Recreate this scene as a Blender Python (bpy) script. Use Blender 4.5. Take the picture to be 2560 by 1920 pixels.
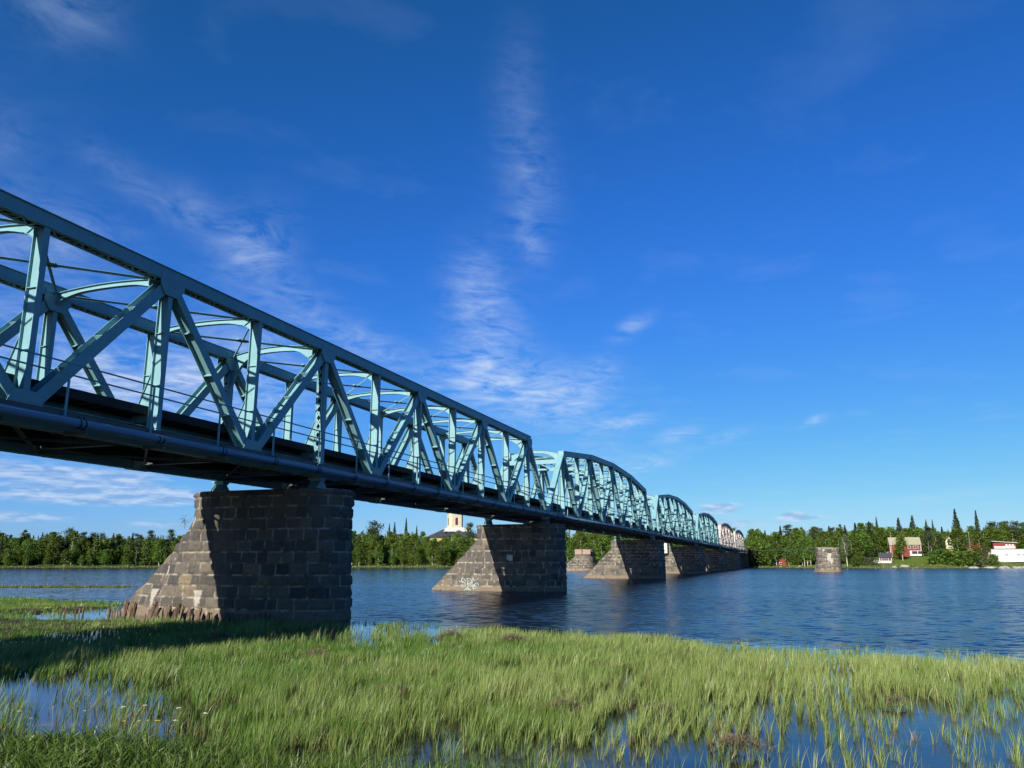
import bpy, math, random
import numpy as np
from mathutils import Vector, Matrix

R = math.radians
for o in list(bpy.data.objects):
    bpy.data.objects.remove(o)
scene = bpy.context.scene
col = scene.collection

# ------------------------------------------------------------------ camera
cam_d = bpy.data.cameras.new('camera')
cam = bpy.data.objects.new('camera', cam_d)
col.objects.link(cam)
cam_d.sensor_width = 36.0
cam_d.lens = 28.45
cam_d.clip_start = 0.1
cam_d.clip_end = 9000
cam.location = (0, 0, 2.728)
cam.rotation_euler = (R(90 + 12.38), 0, R(19.138 - 90))
scene.camera = cam

# ------------------------------------------------------------------ sun and sky
SUN = Vector((-2.0, 0.3375, 1.0)).normalized()
sun_el = math.asin(SUN.z)
sd = bpy.data.lights.new('sun', 'SUN')
sd.energy = 5.0
sd.angle = R(0.5)
sd.color = (1.0, 0.93, 0.82)
so = bpy.data.objects.new('sun', sd)
so.rotation_euler = SUN.to_track_quat('Z', 'Y').to_euler()
so.location = (-60, 10, 60)
col.objects.link(so)

scene.view_settings.view_transform = 'Standard'
scene.view_settings.look = 'None'
scene.view_settings.exposure = 0.8
scene.view_settings.gamma = 1.0
scene.view_settings.use_curve_mapping = False

world = bpy.data.worlds.new('World')
scene.world = world
world.use_nodes = True
WT = world.node_tree
WT.nodes.clear()


class NT:
    """small wrapper that makes node trees readable"""
    def __init__(self, tree):
        self.t = tree

    def n(self, typ, ins=None, **props):
        nd = self.t.nodes.new(typ)
        for k, v in props.items():
            setattr(nd, k, v)
        for k, v in (ins or {}).items():
            sock = nd.inputs[k]
            if hasattr(v, 'is_output') or isinstance(v, bpy.types.NodeSocket):
                self.t.links.new(v, sock)
            else:
                sock.default_value = v
        return nd

    def m(self, op, a, b=None, c=None, clamp=False):
        ins = {0: a}
        if b is not None:
            ins[1] = b
        if c is not None:
            ins[2] = c
        return self.n('ShaderNodeMath', ins, operation=op, use_clamp=clamp).outputs[0]

    def mix(self, f, a, b, blend='MIX'):
        nd = self.n('ShaderNodeMix', None, data_type='RGBA', blend_type=blend)
        for i, v in ((0, f), (6, a), (7, b)):
            if isinstance(v, bpy.types.NodeSocket):
                self.t.links.new(v, nd.inputs[i])
            else:
                nd.inputs[i].default_value = v
        return nd.outputs[2]

    def ramp(self, f, stops):
        nd = self.n('ShaderNodeValToRGB', {0: f})
        cr = nd.color_ramp
        while len(cr.elements) < len(stops):
            cr.elements.new(0.5)
        for e, (p, c) in zip(cr.elements, stops):
            e.position = p
            e.color = (c if len(c) == 4 else (*c, 1)) if hasattr(c, '__len__') else (c, c, c, 1)
        return nd.outputs[0]

    def noise(self, vec, scale, detail=4, rough=0.55, dist=0.0):
        return self.n('ShaderNodeTexNoise', {'Vector': vec, 'Scale': scale, 'Detail': detail,
                                             'Roughness': rough, 'Distortion': dist}).outputs[0]


w = NT(WT)
sky = w.n('ShaderNodeTexSky', None, sky_type='NISHITA', sun_disc=False, sun_elevation=sun_el,
          sun_rotation=math.atan2(SUN.x, SUN.y), altitude=0, air_density=1.0, dust_density=0.2, ozone_density=3.0)
# gentle grade of the sky texture: deeper blue overhead, pale cyan at the horizon
sr = w.n('ShaderNodeSeparateColor', {0: sky.outputs[0]}).outputs
hs = w.n('ShaderNodeCombineColor', {0: w.m('MULTIPLY', w.m('POWER', sr[0], 1.50), 0.0172),
                                    1: w.m('MULTIPLY', w.m('POWER', sr[1], 1.034), 0.0687),
                                    2: w.m('MULTIPLY', w.m('SUBTRACT', 1.0, w.m('EXPONENT', w.m('MULTIPLY', w.m('POWER', w.m('DIVIDE', sr[2], 3.95), 2.0), -1.0))), 0.925)})
tc = w.n('ShaderNodeTexCoord')
D = tc.outputs['Generated']
sep = w.n('ShaderNodeSeparateXYZ', {0: D})
dx, dy, dz = sep.outputs
az = w.m('MULTIPLY', w.m('ARCTAN2', dy, dx), 57.2958)
el = w.m('MULTIPLY', w.m('ARCSINE', dz), 57.2958)
# position on a flat cloud deck (direction divided by height)
zc = w.m('MAXIMUM', w.m('ADD', dz, 0.04), 0.03)
deck = w.n('ShaderNodeCombineXYZ', {0: w.m('DIVIDE', dx, zc), 1: w.m('DIVIDE', dy, zc), 2: 0.0}).outputs[0]
flat = w.n('ShaderNodeCombineXYZ', {0: w.m('MULTIPLY', az, 0.62), 1: w.m('MULTIPLY', el, 3.2), 2: 0.0}).outputs[0]
fine = w.noise(deck, 5.0, 9, 0.62, 0.9)
ripple_v = w.n('ShaderNodeCombineXYZ', {0: w.m('ADD', w.m('MULTIPLY', az, 0.42), w.m('MULTIPLY', el, 0.12)), 1: w.m('SUBTRACT', w.m('MULTIPLY', el, 1.5), w.m('MULTIPLY', az, 0.2)), 2: 0.0}).outputs[0]
ripple = w.noise(ripple_v, 0.9, 7, 0.62, 0.7)
broad = w.noise(deck, 2.2, 5, 0.55, 0.3)


def blob(a0, e0, ra, re, rot=0.0, power=1.0):
    c, s = math.cos(R(rot)), math.sin(R(rot))
    da = w.m('SUBTRACT', az, a0)
    de = w.m('SUBTRACT', el, e0)
    u = w.m('DIVIDE', w.m('ADD', w.m('MULTIPLY', da, c), w.m('MULTIPLY', de, s)), ra)
    v = w.m('DIVIDE', w.m('SUBTRACT', w.m('MULTIPLY', de, c), w.m('MULTIPLY', da, s)), re)
    q = w.m('ADD', w.m('MULTIPLY', u, u), w.m('MULTIPLY', v, v))
    return w.m('MULTIPLY', w.m('EXPONENT', w.m('MULTIPLY', q, -1.0)), power)


def total(lst):
    r = lst[0]
    for x in lst[1:]:
        r = w.m('ADD', r, x)
    return r


cirrus_mask = total([
    blob(18.6, 31.5, 1.8, 4.5, 0, 0.30), blob(17.6, 26.0, 1.9, 3.5, -8, 0.48), blob(17.8, 22.6, 1.1, 2.0, -20, 0.5),
    blob(22.0, 19.0, 2.0, 2.8, 10, 0.95), blob(20.4, 16.2, 2.2, 2.4, 0, 0.8), blob(21.5, 13.0, 3.5, 1.9, 0, 1.3),
    blob(17.0, 11.4, 4.2, 2.0, 12, 1.5), blob(13.5, 12.6, 2.4, 1.2, -10, 0.6),
    blob(51.5, 33.5, 3.2, 2.4, 0, 0.6), blob(46.8, 24.3, 2.6, 0.9, 25, 0.5), blob(42.0, 22.6, 2.4, 1.3, 20, 0.6),
    blob(37.8, 21.0, 2.2, 2.4, 30, 1.0), blob(34.5, 17.6, 3.2, 1.4, 30, 0.45), blob(29.5, 14.8, 3.6, 1.2, 20, 0.7),
    blob(50.5, 19.5, 4.0, 2.2, 0, 0.7), blob(54.0, 25.0, 1.5, 1.2, 0, 0.35),
    blob(10.4, 16.2, 1.4, 0.55, -25, 1.0), blob(12.4, 13.9, 0.9, 0.5, -10, 0.6),
    blob(11.0, 9.6, 2.0, 0.45, -8, 1.25), blob(7.6, 8.6, 1.5, 0.45, -12, 1.1), blob(4.5, 8.3, 1.6, 0.35, -14, 0.9),
    blob(-1.6, 9.2, 0.9, 0.25, -14, 1.2), blob(9.6, 6.7, 2.4, 0.6, -14, 0.9), blob(12.5, 7.4, 2.0, 1.2, 0, 0.5),
    blob(-9.0, 4.0, 3.5, 0.3, -6, 0.5), blob(48, 11, 10, 4, 0, 0.9), blob(38, 12.5, 5, 4, 0, 0.8), blob(60, 15, 8, 10, 0, .6),
])
left_f = w.m('MULTIPLY', w.m('SUBTRACT', az, 25.0), 0.2, clamp=True)
tex = w.m('ADD', w.m('MULTIPLY', fine, w.m('ADD', 0.55, w.m('MULTIPLY', left_f, 0.30))), w.m('MULTIPLY', ripple, w.m('SUBTRACT', 0.50, w.m('MULTIPLY', left_f, 0.27))))
cir = w.m('MULTIPLY', cirrus_mask, w.m('ADD', w.m('MULTIPLY', w.m('SUBTRACT', tex, 0.44), 2.1), 0.08))
cir = w.m('MULTIPLY', w.m('MAXIMUM', cir, 0.0), 0.80, clamp=True)
# veil of faint cloud everywhere
veil = w.m('MULTIPLY', w.m('MAXIMUM', w.m('SUBTRACT', broad, 0.55), 0.0), 0.35)
cir = w.m('MAXIMUM', cir, veil)
cir = w.m('MINIMUM', cir, 0.7)

# low clouds: billowy noise in az/el
lown = w.noise(flat, 0.9, 7, 0.55, 0.4)
lown_up = w.noise(w.n('ShaderNodeMapping', {'Vector': flat, 'Location': (0.0, -1.0, 0.0)}).outputs[0], 0.9, 7, 0.55, 0.4)
low_mask = total([
    blob(49.5, 5.2, 6.0, 0.9, 4, 1.0), blob(45.0, 5.3, 3.0, 0.5, 0, 0.8), blob(47.0, 3.9, 6.5, 0.55, 0, 1.0),
    blob(50.5, 2.6, 4.0, 0.4, 0, 0.9), blob(42.4, 2.3, 3.0, 0.3, 0, 0.8), blob(46.5, 1.2, 4.0, 0.35, 0, 0.8),
    blob(41.5, 4.2, 3.5, 0.6, 0, 0.7),
    blob(4.9, 3.55, 1.75, 0.42, -2, 1.25), blob(4.0, 2.5, 3.2, 0.45, 0, 0.85), blob(0.2, 2.95, 0.9, 0.38, 0, 1.15), blob(-1.3, 2.85, 1.5, 0.22, 0, 0.7),
    blob(47.2, 11.6, 1.3, 1.7, 0, 1.25), blob(45.5, 11.0, 3.0, 1.1, 0, 1.1), blob(41.0, 12.0, 2.2, 1.6, 0, 0.9), blob(38.0, 9.5, 3, 1, 0, .8),
    blob(75, 6, 14, 4, 0, 0.8), blob(-45, 5, 14, 2, 0, 0.7),
])
low = w.m('MULTIPLY', w.m('SUBTRACT', w.m('MULTIPLY', low_mask, w.m('ADD', lown, 0.45)), 0.38), 1.9, clamp=True)
low = w.m('MULTIPLY', low, 0.58)
shade = w.m('ADD', w.m('MULTIPLY', w.m('SUBTRACT', lown, lown_up), 3.2), 0.42, clamp=True)

base_sky = hs.outputs[0]
c_cir = w.mix(w.m('DIVIDE', el, 35.0, clamp=True), (0.72, 0.83, 0.98, 1), (0.44, 0.60, 0.92, 1))
skc = w.mix(cir, base_sky, c_cir)
c_low = w.mix(shade, (0.27, 0.42, 0.74, 1), (0.70, 0.79, 0.95, 1))
skc = w.mix(low, skc, c_low)
bg = w.n('ShaderNodeBackground', {'Color': skc, 'Strength': 0.574})
wo = w.n('ShaderNodeOutputWorld', {'Surface': bg.outputs[0]})

# ------------------------------------------------------------------ helpers
rng = np.random.default_rng(7)
random.seed(7)


class MB:
    def __init__(self):
        self.v = []
        self.f = []
        self.mi = []
        self.cur = 0

    def face(self, idx):
        self.f.append(idx)
        self.mi.append(self.cur)

    def pts(self, P):
        b = len(self.v)
        self.v.extend([tuple(p) for p in P])
        return b

    def box(self, x0, x1, y0, y1, z0, z1):
        b = self.pts([(x, y, z) for z in (z0, z1) for y in (y0, y1) for x in (x0, x1)])
        for q in ((0, 2, 3, 1), (4, 5, 7, 6), (0, 1, 5, 4), (2, 6, 7, 3), (0, 4, 6, 2), (1, 3, 7, 5)):
            self.face([b + i for i in q])
        return self

    def obox(self, p, q, u, v, hu, hv):
        """box along p->q, half sizes hu along u and hv along v"""
        p, q, u, v = map(Vector, (p, q, u, v))
        b = self.pts([e + u * (su * hu) + v * (sv * hv) for e in (p, q) for su, sv in ((-1, -1), (1, -1), (1, 1), (-1, 1))])
        for f in ((0, 1, 2, 3), (7, 6, 5, 4), (0, 4, 5, 1), (1, 5, 6, 2), (2, 6, 7, 3), (3, 7, 4, 0)):
            self.face([b + i for i in f])
        return self

    def prism(self, poly, axis, a, b_):
        """extrude a 2-D polygon along axis (0,1,2) from a to b_; poly holds the two other coords in order"""
        n = len(poly)
        P = []
        for t in (a, b_):
            for (s, r) in poly:
                c = [s, r]
                c.insert(axis, t)
                P.append(c)
        b = self.pts(P)
        self.face([b + i for i in range(n)])
        self.face([b + n + i for i in reversed(range(n))])
        for i in range(n):
            j = (i + 1) % n
            self.face([b + i, b + n + i, b + n + j, b + j])
        return self

    def tube(self, path, rad, seg=8, cap=True):
        path = [Vector(p) for p in path]
        n = len(path)
        rad = rad if hasattr(rad, '__len__') else [rad] * n
        rings = []
        for i, p in enumerate(path):
            d = (path[min(i + 1, n - 1)] - path[max(i - 1, 0)]).normalized()
            up = Vector((0, 0, 1)) if abs(d.z) < 0.9 else Vector((1, 0, 0))
            u = d.cross(up).normalized()
            v = d.cross(u)
            rings.append(self.pts([p + (u * math.cos(a) + v * math.sin(a)) * rad[i]
                                   for a in [2 * math.pi * k / seg for k in range(seg)]]))
        for i in range(n - 1):
            for k in range(seg):
                k2 = (k + 1) % seg
                self.face([rings[i] + k, rings[i] + k2, rings[i + 1] + k2, rings[i + 1] + k])
        if cap:
            self.face([rings[0] + k for k in reversed(range(seg))])
            self.face([rings[-1] + k for k in range(seg)])
        return self

    def mesh(self, name, mats, smooth=False):
        me = bpy.data.meshes.new(name)
        me.from_pydata(self.v, [], self.f)
        mats = mats if isinstance(mats, (list, tuple)) else [mats]
        for m in mats:
            me.materials.append(m)
        if any(self.mi):
            me.polygons.foreach_set('material_index', self.mi)
        if smooth:
            me.polygons.foreach_set('use_smooth', [True] * len(self.f))
        import bmesh
        bm = bmesh.new()
        bm.from_mesh(me)
        bmesh.ops.recalc_face_normals(bm, faces=bm.faces)
        bm.to_mesh(me)
        bm.free()
        me.update()
        return me


def np_mesh(name, V, F, mat, attrs=None, smooth=False):
    """V (n,3), F (m,k) constant face size k; attrs: dict name -> (type, array) on points"""
    me = bpy.data.meshes.new(name)
    V = np.asarray(V, dtype=np.float32)
    F = np.asarray(F, dtype=np.int32)
    m, k = F.shape
    me.vertices.add(len(V))
    me.vertices.foreach_set('co', V.ravel())
    me.loops.add(m * k)
    me.loops.foreach_set('vertex_index', F.ravel())
    me.polygons.add(m)
    me.polygons.foreach_set('loop_start', np.arange(0, m * k, k, dtype=np.int32))
    me.polygons.foreach_set('loop_total', np.full(m, k, dtype=np.int32))
    if smooth:
        me.polygons.foreach_set('use_smooth', np.ones(m, dtype=bool))
    me.materials.append(mat)
    for an, (ty, arr) in (attrs or {}).items():
        at = me.attributes.new(an, ty, 'POINT')
        if ty == 'FLOAT':
            at.data.foreach_set('value', np.asarray(arr, dtype=np.float32).ravel())
        else:
            at.data.foreach_set('color', np.asarray(arr, dtype=np.float32).ravel())
    me.update(calc_edges=True)
    me.validate()
    return me


def link(name, me, parent=None, loc=(0, 0, 0), rotz=0.0):
    o = bpy.data.objects.new(name, me)
    col.objects.link(o)
    o.location = loc
    o.rotation_euler = (0, 0, rotz)
    if parent:
        o.parent = parent
    return o


def thing(name, label, cat, loc=(0, 0, 0), rotz=0.0, group=None, me=None):
    o = link(name, me, None, loc, rotz)
    o['label'] = label
    o['category'] = cat
    if group:
        o['group'] = group
    return o


def struct(name, me, kind='structure', label=None):
    o = link(name, me)
    o['kind'] = kind
    if label:
        o['label'] = label
    return o


def copy_tree(o, parent=None):
    c = o.copy()
    col.objects.link(c)
    c.parent = parent
    for ch in [k for k in bpy.data.objects if k.parent == o]:
        copy_tree(ch, c)
    return c


def vnoise(P, seed=0):
    """value noise on (n,3) or (n,2) points"""
    P = np.asarray(P, dtype=np.float64)
    if P.shape[1] == 2:
        P = np.c_[P, np.zeros(len(P))]
    I = np.floor(P).astype(np.int64)
    f = P - I
    f = f * f * (3 - 2 * f)

    def h(i, j, k):
        n = (i * 374761393 + j * 668265263 + k * 2147483647 + seed * 974634777) & 0xffffffff
        n = ((n ^ (n >> 13)) * 1274126177) & 0xffffffff
        return ((n ^ (n >> 16)) & 0xffff) / 65535.0
    r = 0
    for a in (0, 1):
        for b in (0, 1):
            for c in (0, 1):
                wgt = (f[:, 0] if a else 1 - f[:, 0]) * (f[:, 1] if b else 1 - f[:, 1]) * (f[:, 2] if c else 1 - f[:, 2])
                r = r + wgt * h(I[:, 0] + a, I[:, 1] + b, I[:, 2] + c)
    return r


def sstep(a, b, x):
    t = np.clip((x - a) / (b - a), 0, 1)
    return t * t * (3 - 2 * t)


# ------------------------------------------------------------------ materials
def newmat(name):
    m = bpy.data.materials.new(name)
    m.use_nodes = True
    m.node_tree.nodes.clear()
    return m, NT(m.node_tree)


def finish(t, shader, disp=None):
    t.n('ShaderNodeOutputMaterial', {'Surface': shader})


def princ(t, color, rough=0.6, metallic=0.0, normal=None, spec=0.5, **kw):
    ins = {'Base Color': color, 'Roughness': rough, 'Metallic': metallic, 'Specular IOR Level': spec}
    if normal is not None:
        ins['Normal'] = normal
    ins.update(kw)
    return t.n('ShaderNodeBsdfPrincipled', ins).outputs[0]


def bump(t, h, strength=0.3, dist=0.02):
    return t.n('ShaderNodeBump', {'Height': h, 'Strength': strength, 'Distance': dist}).outputs[0]


def simple(name, c, rough=0.7, var=0.25, scale=3.0, metallic=0.0, c2=None, bmp=0.0, bscale=30.0, spec=0.4):
    m, t = newmat(name)
    P = t.n('ShaderNodeTexCoord').outputs['Object']
    n = t.noise(P, scale, 5)
    a = tuple(x * (1 - var) for x in c) + (1,)
    b = tuple(min(1, x * (1 + var)) for x in (c2 or c)) + (1,)
    cc = t.ramp(n, [(0.3, a), (0.7, b)])
    nm = bump(t, t.noise(P, bscale, 4), bmp, 0.02) if bmp else None
    finish(t, princ(t, cc, rough, metallic, nm, spec))
    return m


def paint(name, c, dirt, rust=0.62):
    m, t = newmat(name)
    g = t.n('ShaderNodeNewGeometry').outputs['Position']
    n1 = t.noise(g, 0.9, 6, 0.6)
    n2 = t.noise(t.n('ShaderNodeMapping', {'Vector': g, 'Scale': (5, 5, 0.7)}).outputs[0], 1.6, 5, 0.6)
    n3 = t.noise(g, 3.2, 8, 0.7)
    cc = t.mix(t.ramp(n1, [(0.35, 0.0), (0.75, 0.45)]), (*c, 1), (*dirt, 1))
    cc = t.mix(t.ramp(n2, [(0.5, 0.0), (0.8, 0.35)]), cc, (*dirt, 1))
    cc = t.mix(t.ramp(n3, [(rust, 0.0), (rust + 0.10, 0.75)]), cc, (0.16, 0.075, 0.04, 1))
    nm = bump(t, t.noise(g, 14, 4), 0.12, 0.01)
    finish(t, princ(t, cc, 0.5, 0.0, nm, 0.28))
    return m


M_teal = paint('teal_paint', (0.160, 0.325, 0.360), (0.10, 0.205, 0.215), 0.66)
M_pale = paint('pale_paint', (0.42, 0.385, 0.36), (0.30, 0.26, 0.23), 0.70)
M_pipe = paint('pipe_paint', (0.095, 0.185, 0.29), (0.07, 0.12, 0.18), 0.72)
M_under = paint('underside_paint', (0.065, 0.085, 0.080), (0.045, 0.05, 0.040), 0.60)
M_black = simple('black_rubber', (0.02, 0.02, 0.022), 0.8)
M_timber = simple('tarred_timber', (0.028, 0.024, 0.022), 0.9, 0.5, 6.0, bmp=0.4)
M_rail = simple('rail_steel', (0.10, 0.07, 0.055), 0.6, 0.3, 4.0, metallic=0.5)


def stone_mat():
    m, t = newmat('granite_blocks')
    g = t.n('ShaderNodeTexCoord').outputs['Object']
    tone = t.n('ShaderNodeAttribute', None, attribute_name='tone').outputs['Fac']
    joint = t.n('ShaderNodeAttribute', None, attribute_name='joint').outputs['Fac']
    stain = t.n('ShaderNodeAttribute', None, attribute_name='stain').outputs['Fac']
    wet = t.n('ShaderNodeAttribute', None, attribute_name='wet').outputs['Fac']
    cc = t.ramp(tone, [(0.0, (0.062, 0.058, 0.052)), (0.35, (0.108, 0.098, 0.082)), (0.65, (0.155, 0.131, 0.099)), (1.0, (0.235, 0.178, 0.110))])
    n1 = t.noise(g, 1.3, 7, 0.65)
    n2 = t.noise(g, 22.0, 6, 0.7)
    nv = t.noise(t.n('ShaderNodeMapping', {'Vector': g, 'Scale': (4, 4, 0.45)}).outputs[0], 1.5, 6, 0.65)
    cc = t.mix(t.ramp(n1, [(0.35, 0.0), (0.75, 0.50)]), cc, (0.062, 0.057, 0.052, 1))
    cc = t.mix(t.ramp(n2, [(0.35, 0.35), (0.6, 0.0)]), cc, (0.030, 0.029, 0.027, 1))
    cc = t.mix(t.ramp(n2, [(0.6, 0.0), (0.75, 0.45)]), cc, (0.19, 0.17, 0.145, 1))
    cc = t.mix(t.ramp(nv, [(0.56, 0.0), (0.72, 0.38)]), cc, (0.20, 0.18, 0.15, 1))
    cc = t.mix(wet, cc, t.mix(n1, (0.13, 0.10, 0.07, 1), (0.23, 0.18, 0.125, 1)))
    jn = t.noise(g, 2.3, 4, 0.6)
    jm = t.m('MULTIPLY', joint, t.ramp(jn, [(0.38, 0.15), (0.56, 1.0)]))
    cc = t.mix(jm, cc, (0.36, 0.32, 0.25, 1))
    dk = t.m('MULTIPLY', joint, t.ramp(jn, [(0.40, 0.8), (0.55, 0.0)]))
    cc = t.mix(dk, cc, (0.035, 0.033, 0.03, 1))
    cc = t.mix(t.m('MULTIPLY', stain, t.ramp(n2, [(0.35, 0.35), (0.6, 0.95)])), cc, (0.42, 0.40, 0.34, 1))
    h = t.m('ADD', t.noise(g, 6.0, 6, 0.65), t.m('MULTIPLY', n2, 0.35))
    finish(t, princ(t, cc, 0.88, 0.0, bump(t, h, 0.95, 0.09), 0.2))
    return m


M_stone = stone_mat()


def leaf_mat(name, ca, cb, trans=0.35, attr='tone', rough=0.6):
    m, t = newmat(name)
    a = t.n('ShaderNodeAttribute', None, attribute_name=attr).outputs['Fac']
    rnd = t.n('ShaderNodeObjectInfo').outputs['Random']
    c = t.mix(a, (*ca, 1), (*cb, 1))
    c = t.n('ShaderNodeHueSaturation', {'Color': c, 'Hue': t.m('ADD', 0.485, t.m('MULTIPLY', rnd, 0.03)),
                                        'Value': t.m('ADD', 0.75, t.m('MULTIPLY', rnd, 0.5))}).outputs[0]
    d = princ(t, c, rough, 0.0, None, 0.25)
    tr = t.n('ShaderNodeBsdfTranslucent', {'Color': c}).outputs[0]
    finish(t, t.n('ShaderNodeMixShader', {0: trans, 1: d, 2: tr}).outputs[0])
    return m


M_birch = leaf_mat('birch_leaves', (0.045, 0.092, 0.012), (0.125, 0.185, 0.024))
M_willow = leaf_mat('grey_green_leaves', (0.07, 0.09, 0.05), (0.12, 0.15, 0.08))
M_spruce = leaf_mat('spruce_needles', (0.016, 0.034, 0.014), (0.045, 0.068, 0.022), 0.15)
M_pine = leaf_mat('pine_needles', (0.026, 0.046, 0.020), (0.065, 0.088, 0.032), 0.15)
M_brown = leaf_mat('rusty_needles', (0.07, 0.065, 0.028), (0.12, 0.11, 0.045), 0.15)
M_wood = leaf_mat('woodland_leaves', (0.032, 0.062, 0.014), (0.092, 0.140, 0.022), 0.2)
M_bark = simple('grey_bark', (0.12, 0.10, 0.08), 0.95, 0.4, 4.0, bmp=0.5)
M_bbark = simple('birch_bark', (0.42, 0.41, 0.38), 0.8, 0.35, 2.0)


def grass_mat():
    m, t = newmat('sedge_blades')
    c = t.n('ShaderNodeAttribute', None, attribute_name='col').outputs['Color']
    d = princ(t, c, 0.42, 0.0, None, 0.45)
    tr = t.n('ShaderNodeBsdfTranslucent', {'Color': c}).outputs[0]
    finish(t, t.n('ShaderNodeMixShader', {0: 0.35, 1: d, 2: tr}).outputs[0])
    return m


M_grass = grass_mat()
def wood_mat():
    m, t = newmat('weathered_wood')
    P = t.n('ShaderNodeNewGeometry').outputs['Position']
    g = t.n('ShaderNodeMapping', {'Vector': P, 'Scale': (9, 9, 1.2)}).outputs[0]
    n = t.noise(g, 2.2, 6, 0.7)
    c = t.ramp(n, [(0.32, (0.030, 0.020, 0.014)), (0.48, (0.12, 0.078, 0.050)), (0.62, (0.21, 0.155, 0.105)), (0.75, (0.30, 0.24, 0.17))])
    rnd = t.n('ShaderNodeObjectInfo').outputs['Random']
    c = t.n('ShaderNodeHueSaturation', {'Color': c, 'Value': t.m('ADD', 0.6, t.m('MULTIPLY', rnd, 0.7)), 'Saturation': 0.9}).outputs[0]
    finish(t, princ(t, c, 0.92, 0, bump(t, n, 0.9, 0.05), 0.15))
    return m


M_deadwood = wood_mat()
M_straw = simple('dead_straw', (0.34, 0.24, 0.13), 0.9, 0.4, 4.0)
M_white = simple('white_render', (0.46, 0.45, 0.43), 0.85, 0.08, 1.0)
M_cream = simple('cream_render', (0.46, 0.42, 0.30), 0.85, 0.08, 0.5)
M_yellow = simple('yellow_render', (0.44, 0.35, 0.15), 0.85, 0.08, 0.5)
M_slate = simple('dark_roof', (0.045, 0.047, 0.055), 0.6, 0.2, 2.0)
M_redwood = simple('falu_red_boards', (0.165, 0.028, 0.022), 0.85, 0.2, 2.0)
M_tile = simple('pale_roof_tiles', (0.27, 0.26, 0.17), 0.85, 0.2, 2.0)
M_glass = simple('window_glass', (0.03, 0.035, 0.045), 0.08, 0.1, spec=0.8)
M_rock = simple('pale_rock', (0.28, 0.27, 0.24), 0.9, 0.3, 2.0, bmp=0.4)
M_louvre = simple('dark_red_louvre', (0.07, 0.02, 0.018), 0.8)
M_metal = simple('grey_metal', (0.35, 0.36, 0.37), 0.4, 0.1, metallic=0.6)
M_spray = simple('pale_spray_paint', (0.33, 0.41, 0.43), 0.6, 0.05)

# ------------------------------------------------------------------ terrain and water
WZ = 0.10           # water level
AZ = np.array([-180, -90, -60, -40, -20, -14, -11, -8, -5, 0, 5, 10, 20, 30, 40, 50, 90, 180.])
RS = np.array([2500, 1200, 700, 520, 430, 408, 388, 360, 355, 365, 372, 370, 366, 366, 380, 400, 430, 2500.])


def shore_r(a):
    return np.interp(a, AZ, RS) + 2.5 * np.sin(a * 1.7) + 1.5 * np.sin(a * 4.1 + 1)


POOLS = [  # x, y, radius x, radius y, depth of the hole in the sedge
    (12.6, 15.4, 2.6, 4.2, 1.15), (12.0, 12.4, 1.6, 2.0, 0.9), (10.3, 11.3, 1.6, 2.0, 0.72), (9.9, 8.9, 1.6, 1.5, 0.74), (11.4, 9.9, 0.7, 1.6, 0.6),
    (10.8, 3.1, 1.6, 2.0, 1.1), (11.4, 0.9, 1.9, 2.0, 1.1), (11.0, 5.2, 1.2, 1.6, 0.85), (13.2, 1.8, 1.2, 0.8, 0.7), (15.0, 3.8, 1.8, 0.25, 0.75), (20.8, -0.6, 2.2, 0.5, 0.6), (18.8, 10.6, 1.8, 0.35, 0.6), (12.3, -1.2, 2.6, 2.0, 1.0), (14.2, -3.0, 3.2, 2.0, 0.9),
    (16.0, -2.0, 2.4, 2.0, 0.82), (17.4, -4.4, 3.0, 2.0, 0.88), (14.4, 0.2, 1.3, 0.7, 0.7), (13.9, 2.9, 2.2, 0.32, 0.9),
    (17.5, 3.7, 2.8, 0.28, 0.7), (27.5, 17.0, 5.0, 2.4, 0.85), (30.0, 13.5, 4.6, 1.8, 0.75), (24.8, 14.2, 3.0, 1.2, 0.6),
    (32.0, 32.5, 2.4, 4.2, 1.2), (23.5, 2.0, 2.4, 0.25, 0.6), (20.2, -3.0, 1.6, 0.4, 0.55), (12.4, 5.6, 1.1, 0.6, 0.7),
    (26.0, -1.5, 1.2, 2.0, 0.35), (19.0, 6.9, 1.6, 0.3, 0.6), (16.0, 9.3, 1.4, 0.3, 0.5), (14.5, 6.2, 1.2, 0.25, 0.5)]


def bank_r(x, y):
    a = np.degrees(np.arctan2(y, x))
    return np.interp(a, [-180, -60, 0, 8, 18, 28, 38, 46, 60, 90, 180], [8.6, 8.6, 8.8, 9.8, 10.4, 10.6, 12.3, 14.0, 14.3, 13, 8.6]) + 0.5 * (vnoise(np.c_[x * 1.3, y * 1.3], 61) - 0.5)


def marsh(x, y):
    """1 inside the sedge marsh, falling to 0 in open water; pools cut out"""
    edge = np.interp(y, [-60, -20, -6, 0, 7, 13, 17, 20.5, 22, 34, 40, 60, 80], [22, 24, 26.6, 28.2, 30.2, 32.8, 33.5, 32.9, 32.4, 32.4, 44, 49, 52])
    edge = edge + 0.9 * (vnoise(np.c_[x * 0.4, y * 0.55], 3) - 0.5) * 2
    m = sstep(-0.6, 3.4, edge - x) ** 0.8
    near = sstep(-0.4, 0.8, np.hypot(x, y) - bank_r(x, y))
    m = m * near
    p = np.zeros_like(x)
    for (cx, cy, rx, ry, s) in POOLS:
        p = np.maximum(p, s * np.exp(-(((x - cx) / rx) ** 2 + ((y - cy) / ry) ** 2) ** 1.5))
    n = vnoise(np.c_[x * 0.8, y * 1.3], 11) * 0.4 + vnoise(np.c_[x * 2.4, y * 4.1], 12) * 0.6
    m = m * np.clip(1.15 - p * 1.15 - 0.95 * sstep(0.56, 0.78, n), 0, 1)
    # thinner close to the camera on the right
    m = m * (1 - 0.45 * sstep(2.0, -1.0, y) * sstep(19, 15, x))
    return m


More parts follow.
